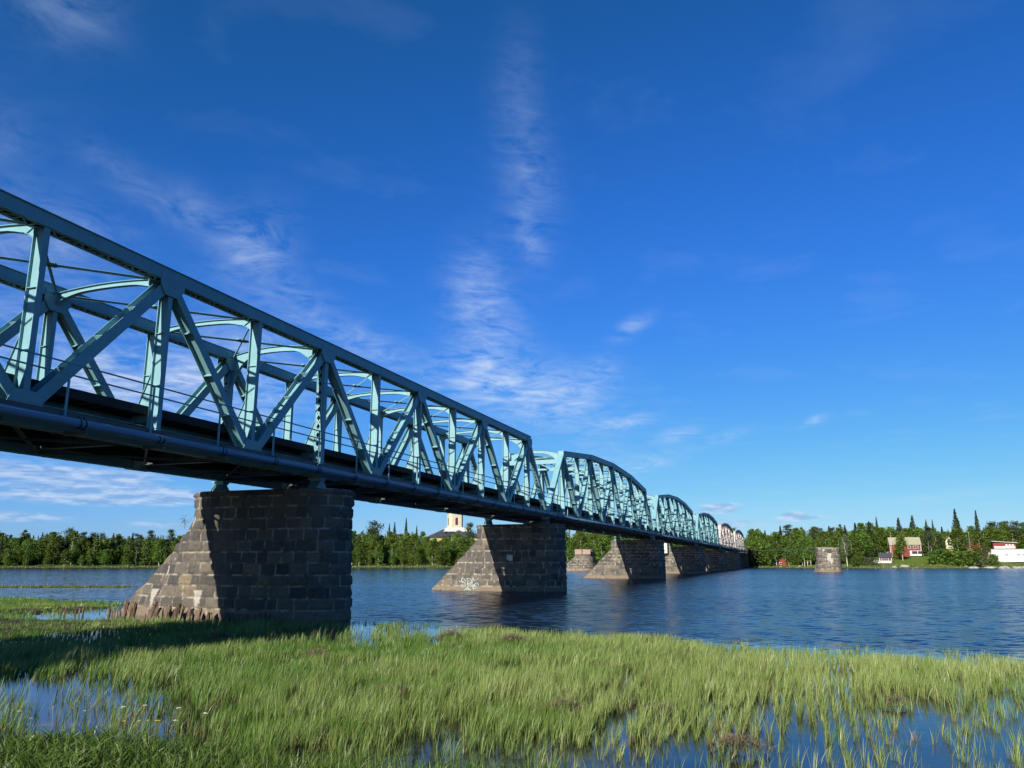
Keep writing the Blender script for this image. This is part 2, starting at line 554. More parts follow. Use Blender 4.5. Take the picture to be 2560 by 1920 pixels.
def ground_z(x, y):
    r = np.hypot(x, y)
    a = np.degrees(np.arctan2(y, x))
    t = r - shore_r(a)
    right = sstep(6, -2, a)
    lawn = np.where(t > 0, (1 - right) * (0.10 + 1.25 * sstep(0, 26, t) + 2.2 * sstep(30, 120, t)) +
                    right * (0.10 + 0.7 * sstep(0, 10, t) + 4.6 * sstep(6, 82, t) + 4.0 * sstep(90, 240, t)), 0)
    z = np.where(t > 0, lawn, -1.2 * sstep(0, -12, t) + 0.06)
    z = z + np.where(t > 2, 0.25 * (vnoise(np.c_[x * 0.12, y * 0.12], 5) - 0.5) * sstep(0, 15, t), 0)
    # rising far land
    z = z + 12 * sstep(500, 1600, t)
    # marsh bed near the camera
    mm = marsh(x, y)
    nearz = -0.55 + 0.58 * mm + 0.10 * (vnoise(np.c_[x * 1.7, y * 1.7], 9) - 0.5)
    # meadow on the left stands a little higher
    mead = sstep(22, 30, y) * sstep(52, 44, x) * sstep(0.2, 0.6, mm)
    nearz = nearz + 0.16 * mead
    z = np.where(r < 80, np.maximum(nearz, -1.1), z)
    # island strip
    isl = np.exp(-(((x - 66 - (y - 78) * -0.35) / 2.3) ** 4)) * sstep(65.5, 68, y) * sstep(150, 110, y)
    z = np.where((r < 200) & (r > 55), np.maximum(z, -1.0 + 1.28 * isl), z)
    # bank the photographer stands on
    br = bank_r(x, y)
    bank = 1.05 * sstep(8.5, 3.0, r)
    z = np.where(r < br + 0.9, np.maximum(z, -0.35 + 0.5 * sstep(0.9, -0.2, r - br) + bank + 0.06 * vnoise(np.c_[x * 3, y * 3], 21)), z)
    return z


def build_terrain():
    azs = np.concatenate([np.arange(-180, -30, 3.0), np.arange(-30, 75, 0.5), np.arange(75, 180, 3.0)])
    rs = np.concatenate([[0.01, 1.5, 3, 4.5], np.geomspace(5.5, 60, 150), np.geomspace(61, 330, 60), np.linspace(334, 520, 70), np.geomspace(530, 4500, 30)])
    A, Rr = np.meshgrid(np.radians(azs), rs, indexing='ij')
    x = (Rr * np.cos(A)).ravel()
    y = (Rr * np.sin(A)).ravel()
    z = ground_z(x, y)
    na, nr = len(azs), len(rs)
    i = np.arange(na)[:, None]
    j = np.arange(nr - 1)[None, :]
    i2 = (i + 1) % na
    F = np.stack([(i * nr + j), (i * nr + j + 1), (i2 * nr + j + 1), (i2 * nr + j)], -1).reshape(-1, 4)
    r = np.hypot(x, y)
    lawn = np.where(r > 300, 1.0, np.where(r > 55, 1.0, np.where(r < bank_r(x, y), 0.6, 0.0)))
    m, t = newmat('ground')
    P = t.n('ShaderNodeNewGeometry').outputs['Position']
    a = t.n('ShaderNodeAttribute', None, attribute_name='lawn').outputs['Fac']
    n = t.noise(P, 0.25, 6, 0.6)
    n2 = t.noise(P, 2.5, 6, 0.65)
    gr = t.ramp(n, [(0.3, (0.085, 0.13, 0.016)), (0.6, (0.135, 0.19, 0.024)), (0.8, (0.17, 0.20, 0.04))])
    gr = t.mix(t.ramp(n2, [(0.4, 0.45), (0.7, 0.0)]), gr, (0.040, 0.062, 0.012, 1))
    mud = t.ramp(n2, [(0.3, (0.020, 0.017, 0.010)), (0.7, (0.06, 0.05, 0.025))])
    finish(t, princ(t, t.mix(a, mud, gr), 0.95, 0, bump(t, n2, 0.5, 0.1), 0.1))
    me = np_mesh('ground', np.c_[x, y, z], F, m, {'lawn': ('FLOAT', lawn)}, smooth=True)
    return struct('ground', me)


build_terrain()


def build_water():
    azs = np.arange(-180, 180, 2.0)
    rs = np.concatenate([[4.0], np.geomspace(6, 4300, 60)])
    A, Rr = np.meshgrid(np.radians(azs), rs, indexing='ij')
    x = (Rr * np.cos(A)).ravel()
    y = (Rr * np.sin(A)).ravel()
    na, nr = len(azs), len(rs)
    i = np.arange(na)[:, None]
    j = np.arange(nr - 1)[None, :]
    i2 = (i + 1) % na
    F = np.stack([(i * nr + j), (i * nr + j + 1), (i2 * nr + j + 1), (i2 * nr + j)], -1).reshape(-1, 4)
    m, t = newmat('river_water')
    P = t.n('ShaderNodeNewGeometry').outputs['Position']
    s = t.n('ShaderNodeSeparateXYZ', {0: P})
    X, Y, Z = s.outputs
    # open river is choppy, the flooded sedge and the lee side upstream are calm
    line = t.m('ADD', 27.2, t.m('MULTIPLY', Y, 0.22))
    open_ = t.m('MULTIPLY', t.m('SUBTRACT', X, line), 0.25, clamp=True)
    lee = t.m('SUBTRACT', 1.0, t.m('MULTIPLY', t.m('MULTIPLY', t.m('SUBTRACT', Y, 34.0), 0.04, clamp=True), 0.6))
    far = t.m('SUBTRACT', 1.0, t.m('MULTIPLY', t.m('MULTIPLY', t.m('SUBTRACT', X, 170.0), 0.006, clamp=True), 0.15))
    amp = t.m('MULTIPLY', t.m('MULTIPLY', open_, lee), far)
    gust = t.ramp(t.noise(t.n('ShaderNodeMapping', {'Vector': P, 'Rotation': (0, 0, R(15)), 'Scale': (1.0, 0.3, 1.0)}).outputs[0], 0.06, 5, 0.6), [(0.32, 0.30), (0.62, 1.0)])
    amp = t.m('ADD', t.m('MULTIPLY', t.m('MULTIPLY', amp, gust), 2.7), 0.05)
    mp = t.n('ShaderNodeMapping', {'Vector': P, 'Rotation': (0, 0, R(20)), 'Scale': (1.25, 0.6, 1.0)}).outputs[0]
    c1 = t.n('ShaderNodeTexNoise', {'Vector': mp, 'Scale': 1.7, 'Detail': 6, 'Roughness': 0.68, 'Distortion': 0.4}).outputs[1]
    sl = t.n('ShaderNodeVectorMath', {0: c1, 1: (0.5, 0.5, 0.5)}, operation='SUBTRACT').outputs[0]
    sl = t.n('ShaderNodeVectorMath', {0: sl, 3: amp}, operation='SCALE').outputs[0]
    sl = t.n('ShaderNodeVectorMath', {0: sl, 1: (1.0, 1.0, 0.0)}, operation='MULTIPLY').outputs[0]
    nm = t.n('ShaderNodeVectorMath', {0: sl, 1: (0.0, 0.0, 1.0)}, operation='ADD').outputs[0]
    nm = t.n('ShaderNodeVectorMath', {0: nm}, operation='NORMALIZE').outputs[0]
    rg = t.m('ADD', 0.05, t.m('MULTIPLY', t.m('MULTIPLY', open_, lee), 0.125))
    c = t.mix(open_, (0.010, 0.010, 0.006, 1), (0.003, 0.012, 0.030, 1))
    finish(t, t.n('ShaderNodeBsdfPrincipled', {'Base Color': c, 'Roughness': rg, 'IOR': 1.33, 'Normal': nm, 'Specular IOR Level': 0.5}).outputs[0])
    me = np_mesh('river_water', np.c_[x, y, np.full(len(x), WZ)], F, m, None, smooth=True)
    return struct('river_water', me)


build_water()

# ------------------------------------------------------------------ truss members
YN = 21.79
W = 5.7       # distance between the two trusses, centre to centre
YC0 = 0.20    # centre plane of the near truss, measured from YN


def hsec(p, q, wf, depth=0.47, tf=0.025, tw=0.02):
    """H section in the truss plane (x,z); flanges face +-y, the web lies between them"""
    mb = MB()
    p, q = Vector(p), Vector(q)
    d = (q - p).normalized()
    u = Vector((-d.z, 0, d.x))
    y = Vector((0, 1, 0))
    for s in (-1, 1):
        off = y * (s * (depth / 2 - tf / 2))
        mb.obox(p + off, q + off, u, y, wf / 2, tf / 2)
    mb.obox(p, q, u, y, tw / 2, depth / 2 - tf - 0.001)
    # batten stiffeners
    L = (q - p).length
    n = max(1, int(L / 2.2))
    for k in range(1, n + 1):
        c = p + d * (L * k / (n + 1))
        mb.obox(c - d * 0.012, c + d * 0.012, u, y, wf / 2 - 0.02, depth / 2 - tf - 0.002)
    return mb


def lattice(p, q, wf, depth=0.42, step=0.42):
    """two flange channels joined by crossed lacing bars on the open sides"""
    mb = MB()
    p, q = Vector(p), Vector(q)
    d = (q - p).normalized()
    u = Vector((-d.z, 0, d.x))
    y = Vector((0, 1, 0))
    for s in (-1, 1):
        off = y * (s * (depth / 2 - 0.02))
        mb.obox(p + off, q + off, u, y, wf / 2, 0.02)
        for e in (-1, 1):
            o2 = y * (s * (depth / 2 - 0.07)) + u * (e * (wf / 2 - 0.012))
            mb.obox(p + o2, q + o2, u, y, 0.012, 0.05)
    L = (q - p).length
    n = int(L / step)
    for e in (-1, 1):
        for k in range(n):
            a = p + d * (L * k / n) + u * (e * (wf / 2 - 0.004 + 0.004))
            b = p + d * (L * (k + 1) / n) + u * (e * (wf / 2))
            for s in (-1, 1):
                A = a + y * (s * (depth / 2 - 0.06)) + u * (0.006 * s)
                B = b - y * (s * (depth / 2 - 0.06)) + u * (0.006 * s)
                dd = (B - A).normalized()
                mb.obox(A, B, u, dd.cross(u), 0.004, 0.035)
    for c0 in (0.03, 0.97):
        c = p + d * (L * c0)
        mb.obox(c - d * 0.25, c + d * 0.25, u, y, wf / 2 + 0.004, depth / 2 - 0.03)
    return mb


def chord(pts, w_=0.42, h=0.46, underlace=True, top=True):
    """riveted box chord along pts [(x,z)...] (z = centre); open and laced underneath"""
    mb = MB()
    n = len(pts)
    for (a, b) in zip(pts[:-1], pts[1:]):
        p, q = Vector((a[0], 0, a[1])), Vector((b[0], 0, b[1]))
        d = (q - p).normalized()
        u = Vector((-d.z, 0, d.x))
        y = Vector((0, 1, 0))
        ov = 0.04
        p2, q2 = p - d * ov * 0, q + d * 0
        for s in (-1, 1):
            o = y * (s * (w_ / 2 - 0.012))
            mb.obox(p2 + o, q2 + o, u, y, h / 2, 0.012)
        mb.obox(p2 + u * (h / 2 + 0.013), q2 + u * (h / 2 + 0.013), u, y, 0.012, w_ / 2 + 0.055)
        # splice plates and stiff seams on the side plates
        L0 = (q - p).length
        for kk in range(1, int(L0 / 2.75) + 1):
            cc_ = p + d * (kk * 2.75)
            if (cc_ - p).length > L0 - 0.3:
                break
            ln = 0.32 if kk % 2 else 0.03
            for s in (-1, 1):
                o = y * (s * (w_ / 2 + 0.004))
                mb.obox(cc_ - d * ln + o, cc_ + d * ln + o, u, y, h / 2 - 0.02, 0.004)
        # bottom angles
        for s in (-1, 1):
            o = y * (s * (w_ / 2 - 0.09)) - u * (h / 2 - 0.012)
            mb.obox(p2 + o, q2 + o, u, y, 0.010, 0.065)
        if underlace:
            L = (q - p).length
            k = max(2, int(L / 0.55))
            for i in range(k):
                c1 = p + d * (L * i / k) - u * (h / 2 + 0.006)
                c2 = p + d * (L * (i + 1) / k) - u * (h / 2 + 0.006)
                s = 1 if i % 2 else -1
                A = c1 + y * (s * (w_ / 2 - 0.06))
                B = c2 - y * (s * (w_ / 2 - 0.06))
                dd = (B - A).normalized()
                mb.obox(A, B, u, dd.cross(u), 0.006, 0.035)
                mb.obox(A, c1 - y * (s * (w_ / 2 - 0.06)), d, u, 0.04, 0.004)
    return mb


def plate(poly, y0, th=0.02):
    return MB().prism(poly, 1, y0, y0 + th)


def rivets(mb, poly_pts, y0):
    for (x, z) in poly_pts:
        mb.box(x - 0.018, x + 0.018, y0 - 0.012, y0, z - 0.018, z + 0.018)


def gusset(x, z, kind, small=False):
    """paired gusset plates on both outer faces"""
    mb = MB()
    s = 0.85 if small else 1.0
    if kind == 'top':
        poly = [(x - 0.62 * s, z + 0.05), (x + 0.62 * s, z + 0.05), (x + 0.62 * s, z - 0.42 * s), (x + 0.34 * s, z - 0.80 * s), (x - 0.34 * s, z - 0.80 * s), (x - 0.62 * s, z - 0.42 * s)]
    else:
        poly = [(x - 0.68 * s, z - 0.27), (x + 0.68 * s, z - 0.27), (x + 0.68 * s, z + 0.30 * s), (x + 0.45 * s, z + 0.80 * s), (x - 0.45 * s, z + 0.80 * s), (x - 0.68 * s, z + 0.30 * s)]
    for s_ in (-1, 1):
        g0 = 0.283 if kind == 'top' else 0.240
        y0 = -g0 - 0.022 if s_ < 0 else g0
        mb.prism(poly, 1, y0, y0 + 0.022)
    zz = z - 0.15 if kind == 'top' else z + 0.05
    rivets(mb, [(x + i * 0.13, zz + (-1 if kind == 'top' else 1) * k * 0.14) for i in range(-4, 5) for k in range(0, 3) if abs(i) * 0.13 < 0.55 - 0.09 * k], -0.305 if kind == 'top' else -0.262)
    return mb


def cross_strut(arch_d, crown, depth, x=0.0, th=0.03, zt=13.35):
    """arched plate between the two trusses (local y 0.2..W-0.2), lit face towards -x"""
    n = 18
    y0, y1 = 0.21, W - 0.21
    top, bot = [], []
    for k in range(n + 1):
        f = k / n
        y = y0 + (y1 - y0) * f
        e = 1 - (2 * f - 1) ** 2
        top.append((y, zt - 0.12 + crown * e))
        bot.append((y, zt - depth - arch_d * (1 - min(1, e * 1.35) ** 0.55) + crown * e * 0.9))
    mb = MB()
    for k in range(n):
        mb.prism([top[k], top[k + 1], bot[k + 1], bot[k]], 0, x - th / 2, x + th / 2)
        a, b = Vector((x, *top[k])), Vector((x, *top[k + 1]))
        mb.obox(a + Vector((0, 0, 0.012)), b + Vector((0, 0, 0.012)), (1, 0, 0), (0, 0, 1), 0.10, 0.010)
        a, b = Vector((x, *bot[k])), Vector((x, *bot[k + 1]))
        mb.obox(a - Vector((0, 0, 0.012)), b - Vector((0, 0, 0.012)), (1, 0, 0), (0, 0, 1), 0.10, 0.010)
    return mb


def bar(p, q, w_=0.09, t_=0.012):
    p, q = Vector(p), Vector(q)
    d = (q - p).normalized()
    u = d.cross(Vector((0, 0, 1))).normalized()
    mb = MB().obox(p, q, u, Vector((0, 0, 1)), w_ / 2, t_ / 2)
    mb.obox(p - u * (w_ / 2 - 0.006) - Vector((0, 0, w_ / 2)), q - u * (w_ / 2 - 0.006) - Vector((0, 0, w_ / 2)), u, Vector((0, 0, 1)), 0.006, w_ / 2 - t_)
    return mb


def knee(sign):
    mb = MB()
    poly = [(sign * 0.21, 7.72), (sign * 1.05, 7.72), (sign * 0.215, 9.75)]
    mb.prism(poly, 0, -0.012, 0.012)
    a, b = Vector((0, sign * 1.05, 7.72)), Vector((0, sign * 0.215, 9.75))
    dd = (b - a).normalized()
    mb.obox(a, b, (1, 0, 0), dd.cross(Vector((1, 0, 0))), 0.07, 0.010)
    return mb


def floor_beam():
    mb = MB()
    y0, y1 = 0.22, W - 0.22
    mb.box(-0.012, 0.012, y0, y1, 6.97, 7.67)
    mb.box(-0.15, 0.15, y0, y1, 7.67, 7.695)
    mb.box(-0.15, 0.15, y0, y1, 6.945, 6.97)
    for k in range(1, 6):
        y = y0 + (y1 - y0) * k / 6
        mb.box(-0.09, 0.09, y - 0.01, y + 0.01, 6.975, 7.665)
    return mb


def deck_meshes(x0, x1, mat):
    """timber sleepers and rails, plus steel stringers"""
    mb = MB()
    n = int((x1 - x0) / 0.62)
    rnd = random.Random(3)
    for k in range(n):
        x = x0 + 0.3 + k * 0.62
        j = rnd.uniform(-0.03, 0.03)
        mb.box(x - 0.12, x + 0.12, 0.50 + j, 5.20 + j, 8.00, 8.22 + rnd.uniform(0, 0.015))
    mb.box(x0, x1, 1.42, 1.60, 8.275, 8.42)
    mb.box(x0, x1, 4.10, 4.28, 8.275, 8.42)
    mb.box(x0, x1, 0.46, 5.24, 8.236, 8.27)
    mb.box(x0, x1, 0.42, 0.46, 7.98, 8.30)
    mb.box(x0, x1, 5.24, 5.28, 7.98, 8.30)
    timber = mb
    mb.box(x0, x1, 4.96, 4.99, 6.99, 7.98)
    st = MB()
    for y in (1.75, 3.95):
        st.box(x0, x1, y - 0.012, y + 0.012, 7.42, 7.97)
        st.box(x0, x1, y - 0.13, y + 0.13, 7.972, 7.995)
        st.box(x0, x1, y - 0.13, y + 0.13, 7.40, 7.418)
    rl = MB()
    for y in (2.13, 3.57):
        rl.box(x0, x1, y - 0.036, y + 0.036, 8.35, 8.41)
        rl.box(x0, x1, y - 0.009, y + 0.009, 8.285, 8.35)
        rl.box(x0, x1, y - 0.07, y + 0.07, 8.272, 8.285)
    return timber, st, rl


def side_services(parent, x0, x1, mp):
    """service pipe with clamps, pipe brackets, handrail and walkway on the near side"""
    n = max(2, int((x1 - x0) / 3.37))
    pm = MB().tube([(x0, -0.80, 6.94), (x1, -0.80, 6.94)], 0.152, 20).mesh('service_pipe', mp, smooth=True)
    pipe = link('service_pipe', pm, parent)
    cm = MB()
    for dx in (-0.10, 0.10):
        cm.tube([(dx - 0.025, 0, 0), (dx + 0.025, 0, 0)], 0.164, 20)
        cm.box(dx - 0.02, dx + 0.02, -0.02, 0.02, 0.18, 0.235)
    cm = cm.mesh('pipe_clamp', M_black)
    bmk = MB()
    bmk.box(-0.04, 0.04, -0.75, 0.20, -0.30, -0.20)
    bmk.box(-0.04, 0.04, 0.60, 0.70, -0.22, 0.2)
    bmk.obox((0, -0.6, -0.3), (0, 0.55, -0.10), (1, 0, 0), (0, 0, 1), 0.03, 0.03)
    bmk = bmk.mesh('pipe_bracket', M_under)
    for k in range(n):
        x = x0 + 1.23 + k * 3.37
        if x > x1 - 0.3:
            break
        link('pipe_clamp', cm, pipe, (x, -0.80, 6.93))
        link('pipe_bracket', bmk, parent, (x + 0.2, -0.15, 6.93))
    wk = MB()
    wk.box(x0, x1, -0.62, -0.07, 7.20, 7.24)
    wk.box(x0, x1, -0.64, -0.60, 7.12, 7.27)
    link('walkway', wk.mesh('walkway', M_under), parent)
    rail = MB()
    for z in (8.78, 8.42):
        rail.tube([(x0, -0.72, z), (x1, -0.72, z)], 0.029, 6)
    rail.tube([(x0, -0.72, 7.30), (x1, -0.72, 7.30)], 0.012, 4)
    hr = link('handrail', rail.mesh('handrail', M_teal), parent)
    pm = MB().box(-0.028, 0.028, -0.028, 0.028, 7.1, 8.77).mesh('handrail_post', M_teal)
    x = x0 + 1.0
    k = 0
    while x < x1:
        link('handrail_post', pm, hr, (x, -0.72, 0))
        x += 3.55
    return pipe


def bearing_mesh():
    mb = MB()
    for k in range(5):
        y = -0.26 + 0.13 * k
        mb.prism([(-0.42, 6.20), (0.42, 6.20), (0.42, 6.26), (0.14, 6.55), (-0.14, 6.55), (-0.42, 6.26)], 1, y - 0.018, y + 0.018)
    mb.box(-0.48, 0.48, -0.36, 0.36, 6.10, 6.197)
    mb.box(-0.20, 0.20, -0.32, 0.32, 6.553, 6.62)
    mb.box(-0.26, 0.26, -0.34, 0.34, 6.623, 6.72)
    return mb


BEAR = bearing_mesh().mesh('bearing', M_teal)


def lateral(parent, x0, x1, z, mat, mesh_cache, key, name):
    """one X of wind bracing between the trusses"""
    if key not in mesh_cache:
        L = x1 - x0
        mesh_cache[key] = (bar((0, 0.2, 0), (L, W - 0.2, 0)).mesh(name, mat), bar((0, W - 0.2, 0.016), (L, 0.2, 0.016)).mesh(name, mat))
    for me in mesh_cache[key]:
        link(name, me, parent, (x0, YC0, z))


# ---------------------------------------------------------- the straight continuous span
def build_parallel(mat):
    P = 5.5
    root = thing('truss_bridge_span', 'long straight-topped teal steel truss span closest to the viewer, ending at the graffiti pier', 'bridge',
                 (17.84, YN, 0), group='truss spans of the railway bridge')
    i0, i1 = -11, 10
    ZT, ZB = 13.30, 7.00
    top = chord([(i0 * P, ZT), (9 * P + 0.35, ZT)], 0.56, 0.46).mesh('top_chord', mat)
    bot = chord([(i0 * P, ZB), (i1 * P + 0.1, ZB)], 0.42, 0.50).mesh('bottom_chord', mat)
    cache = {}

    def get(key, fn):
        if key not in cache:
            cache[key] = fn().mesh(key[0], mat)
        return cache[key]
    for side in (0, 1):
        y = YC0 + side * W
        link('top_chord', top, root, (0, y, 0))
        link('bottom_chord', bot, root, (0, y, 0))
        for i in range(i0, i1 + 1):
            x = i * P
            odd = i % 2 != 0
            if i in (3, -4):
                me = get(('lattice_post',), lambda: lattice((0, 0, 7.1), (0, 0, 13.1), 0.34))
                link('lattice_post', me, root, (x, y, 0))
            elif i < i1:
                me = get(('vertical_post', odd), lambda: hsec((0, 0, 7.1), (0, 0, 13.08), 0.22))
                link('vertical_post', me, root, (x, y, 0))
            if i < i1:
                me = get(('knee_bracket', side), lambda: knee(1 if side == 0 else -1))
                link('knee_bracket', me, root, (x, y, 0))
            if i < i1 - 1:
                if odd:
                    me = get(('diagonal', 'd'), lambda: hsec((0.16, 0, 12.95), (P - 0.16, 0, 7.3), 0.34))
                else:
                    me = get(('diagonal', 'u'), lambda: hsec((0.16, 0, 7.3), (P - 0.16, 0, 12.95), 0.40))
                link('diagonal', me, root, (x, y, 0))
            if i < i1 + 1:
                me = get(('gusset_plate', odd), (lambda: gusset(0, ZT, 'top')) if odd else (lambda: gusset(0, ZB, 'bottom')))
                link('gusset_plate', me, root, (x, y, 0))
        me = get(('end_post',), lambda: lattice((0.1, 0, 13.3), (P, 0, 7.0), 0.36, 0.42, 0.36))
        link('end_post', me, root, (9 * P, y, 0))
        for i in (-4, 3, 10):
            link('bearing', BEAR, root, (i * P, y, 0))
    for i in range(i0, i1 + 1):
        x = i * P
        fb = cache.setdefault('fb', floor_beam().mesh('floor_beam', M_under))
        link('floor_beam', fb, root, (x, YC0, 0))
        if i < i1:
            if i in (3, -4, 9):
                me = get(('portal_arch',), lambda: cross_strut(1.45, 0.30, 0.34, zt=13.42))
                link('portal_arch', me, root, (x, YC0, 0))
            else:
                me = get(('cross_strut',), lambda: cross_strut(0.34, 0.16, 0.27))
                link('cross_strut', me, root, (x, YC0, 0))
        if i < i1 - 1:
            lateral(root, x, x + P, 13.22, mat, cache, 'top_lat', 'wind_brace')
            pl = get(('brace_plate',), lambda: MB().prism([(-0.35, -0.08), (0, -0.30), (0.35, -0.08), (0.35, 0.08), (0, 0.30), (-0.35, 0.08)], 2, -0.02, 0.03))
            link('brace_plate', pl, root, (x + P / 2, YC0 + W / 2, 13.22))
        if i < i1:
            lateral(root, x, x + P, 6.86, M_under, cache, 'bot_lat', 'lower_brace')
    tm, st, rl = deck_meshes(i0 * P, i1 * P - 0.1, mat)
    link('track_timbers', tm.mesh('track_timbers', M_timber), root)
    link('stringers', st.mesh('stringers', mat), root)
    link('rails', rl.mesh('rails', M_rail), root)
    side_services(root, i0 * P, i1 * P + 0.15, M_pipe)
    return root


build_parallel(M_teal)


# ---------------------------------------------------------- the arched spans
def build_arch(mat, label, x_start, src=None):
    P = 5.87
    n = 10
    root = thing('arched_truss_span', label, 'bridge', (x_start, YN, 0), group='truss spans of the railway bridge')
    ZB = 7.0
    tops = {1: 13.38, 3: 14.45, 5: 14.80, 7: 14.45, 9: 13.38}

    def ztop(i):
        if i in tops:
            return tops[i]
        return (tops[i - 1] + tops[i + 1]) / 2
    cache = {}

    def get(key, fn):
        if key not in cache:
            cache[key] = fn().mesh(key[0], mat)
        return cache[key]
    top = chord([(i * P + (-0.25 if i == 1 else (0.25 if i == 9 else 0)), tops[i]) for i in (1, 3, 5, 7, 9)], 0.56, 0.50).mesh('arched_chord', mat)
    bot = chord([(-0.2, ZB), (n * P + 0.1, ZB)], 0.42, 0.50).mesh('bottom_chord', mat)
    for side in (0, 1):
        y = YC0 + side * W
        link('arched_chord', top, root, (0, y, 0))
        link('bottom_chord', bot, root, (0, y, 0))
        me = get(('end_post', 'near'), lambda: MB().obox((0, 0, 7.0), (P, 0, 13.55), Vector((-(13.55 - 7.0), 0, P)).normalized(), (0, 1, 0), 0.16, 0.27)
                 .box(P - 0.42, P - 0.02, -0.275, 0.275, 12.75, 13.66))
        link('end_post', me, root, (0, y, 0))
        me = get(('end_post', 'far'), lambda: lattice((9 * P + 0.1, 0, 13.35), (n * P, 0, 7.0), 0.36, 0.42, 0.38))
        link('end_post', me, root, (0, y, 0))
        for i in range(1, n):
            x = i * P
            odd = i % 2 != 0
            me = get(('vertical_post', round(ztop(i), 2)), lambda: hsec((0, 0, 7.1), (0, 0, ztop(i) - 0.2), 0.22))
            link('vertical_post', me, root, (x, y, 0))
            me = get(('knee_bracket', side), lambda: knee(1 if side == 0 else -1))
            link('knee_bracket', me, root, (x, y, 0))
            if odd and i < 9 or (not odd):
                if odd:
                    me = get(('diagonal', 'd', i), lambda: hsec((0.16, 0, ztop(i) - 0.25), (P - 0.16, 0, 7.3), 0.32))
                else:
                    me = get(('diagonal', 'u', i), lambda: hsec((0.16, 0, 7.3), (P - 0.16, 0, ztop(i + 1) - 0.25), 0.36))
                link('diagonal', me, root, (x, y, 0))
            me = get(('gusset_plate', odd, round(ztop(i), 2)), (lambda: gusset(0, ztop(i), 'top', True)) if odd else (lambda: gusset(0, ZB, 'bottom', True)))
            link('gusset_plate', me, root, (x, y, 0))
        for i in (0, n):
            link('bearing', BEAR, root, (i * P, y, 0))
    for i in range(0, n + 1):
        x = i * P
        link('floor_beam', cache['fb'] if 'fb' in cache else cache.setdefault('fb', floor_beam().mesh('floor_beam', M_under)), root, (x, YC0, 0))
        if 0 < i < n:
            z = ztop(i)
            if i in (1, 9):
                me = get(('portal_arch',), lambda: cross_strut(1.1, 0.42, 0.36, zt=13.55))
                link('portal_arch', me, root, (x - (0.2 if i == 1 else 0), YC0, 0))
                if i == 1:
                    me = get(('portal_strut',), lambda: MB().box(-0.16, 0.16, 0.25, W - 0.25, 12.35, 12.78))
                    link('portal_strut', me, root, (x - 0.55, YC0, 0))
            else:
                me = get(('cross_strut',), lambda: cross_strut(0.30, 0.10, 0.24, zt=0.05))
                link('cross_strut', me, root, (x, YC0, z))
                # sway bars under the strut
                if z > 13.8:
                    me = get(('sway_brace',), lambda: MB().obox((0, 0.25, -1.35), (0, W - 0.25, -1.35), (1, 0, 0), (0, 0, 1), 0.05, 0.09)
                             .obox((0, 0.3, -0.2), (0, W / 2, -1.3), (1, 0, 0), (0, 0, 1), 0.03, 0.05).obox((0, W - 0.3, -0.2), (0, W / 2, -1.3), (1, 0, 0), (0, 0, 1), 0.03, 0.05))
                    link('sway_brace', me, root, (x, YC0, z))
        if 0 < i < n - 1:
            za, zb = ztop(i) - 0.1, ztop(i + 1) - 0.1
            for s in (0, 1):
                ya, yb = (0.2, W - 0.2) if s == 0 else (W - 0.2, 0.2)
                me = get(('wind_brace', i, s), lambda: bar((0, ya, za + 0.016 * s), (P, yb, zb + 0.016 * s)))
                link('wind_brace', me, root, (x, YC0, 0))
        if i < n:
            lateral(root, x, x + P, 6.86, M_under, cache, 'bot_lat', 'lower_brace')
    tm, st, rl = deck_meshes(-0.1, n * P + 0.3, mat)
    link('track_timbers', tm.mesh('track_timbers', M_timber), root)
    link('stringers', st.mesh('stringers', mat), root)
    link('rails', rl.mesh('rails', M_rail), root)
    side_services(root, -0.2, n * P + 0.25, M_pipe)
    return root


XA = 72.95
LS = 59.2
arch = build_arch(M_teal, 'nearest teal arched truss span, directly after the straight-topped one', XA)
a2 = copy_tree(arch)
a2.location.x = XA + LS
a2['label'] = 'middle one of the three teal arched truss spans'
a3 = copy_tree(arch)
a3.location.x = XA + 2 * LS
a3['label'] = 'farthest teal arched truss span, just before the whitish spans'
pale = build_arch(M_pale, 'whitish arched truss span directly after the teal ones', XA + 3 * LS)
p2 = copy_tree(pale)
p2.location.x = XA + 4 * LS
p2['label'] = 'whitish arched truss span at the far bank, smallest and last in the row'


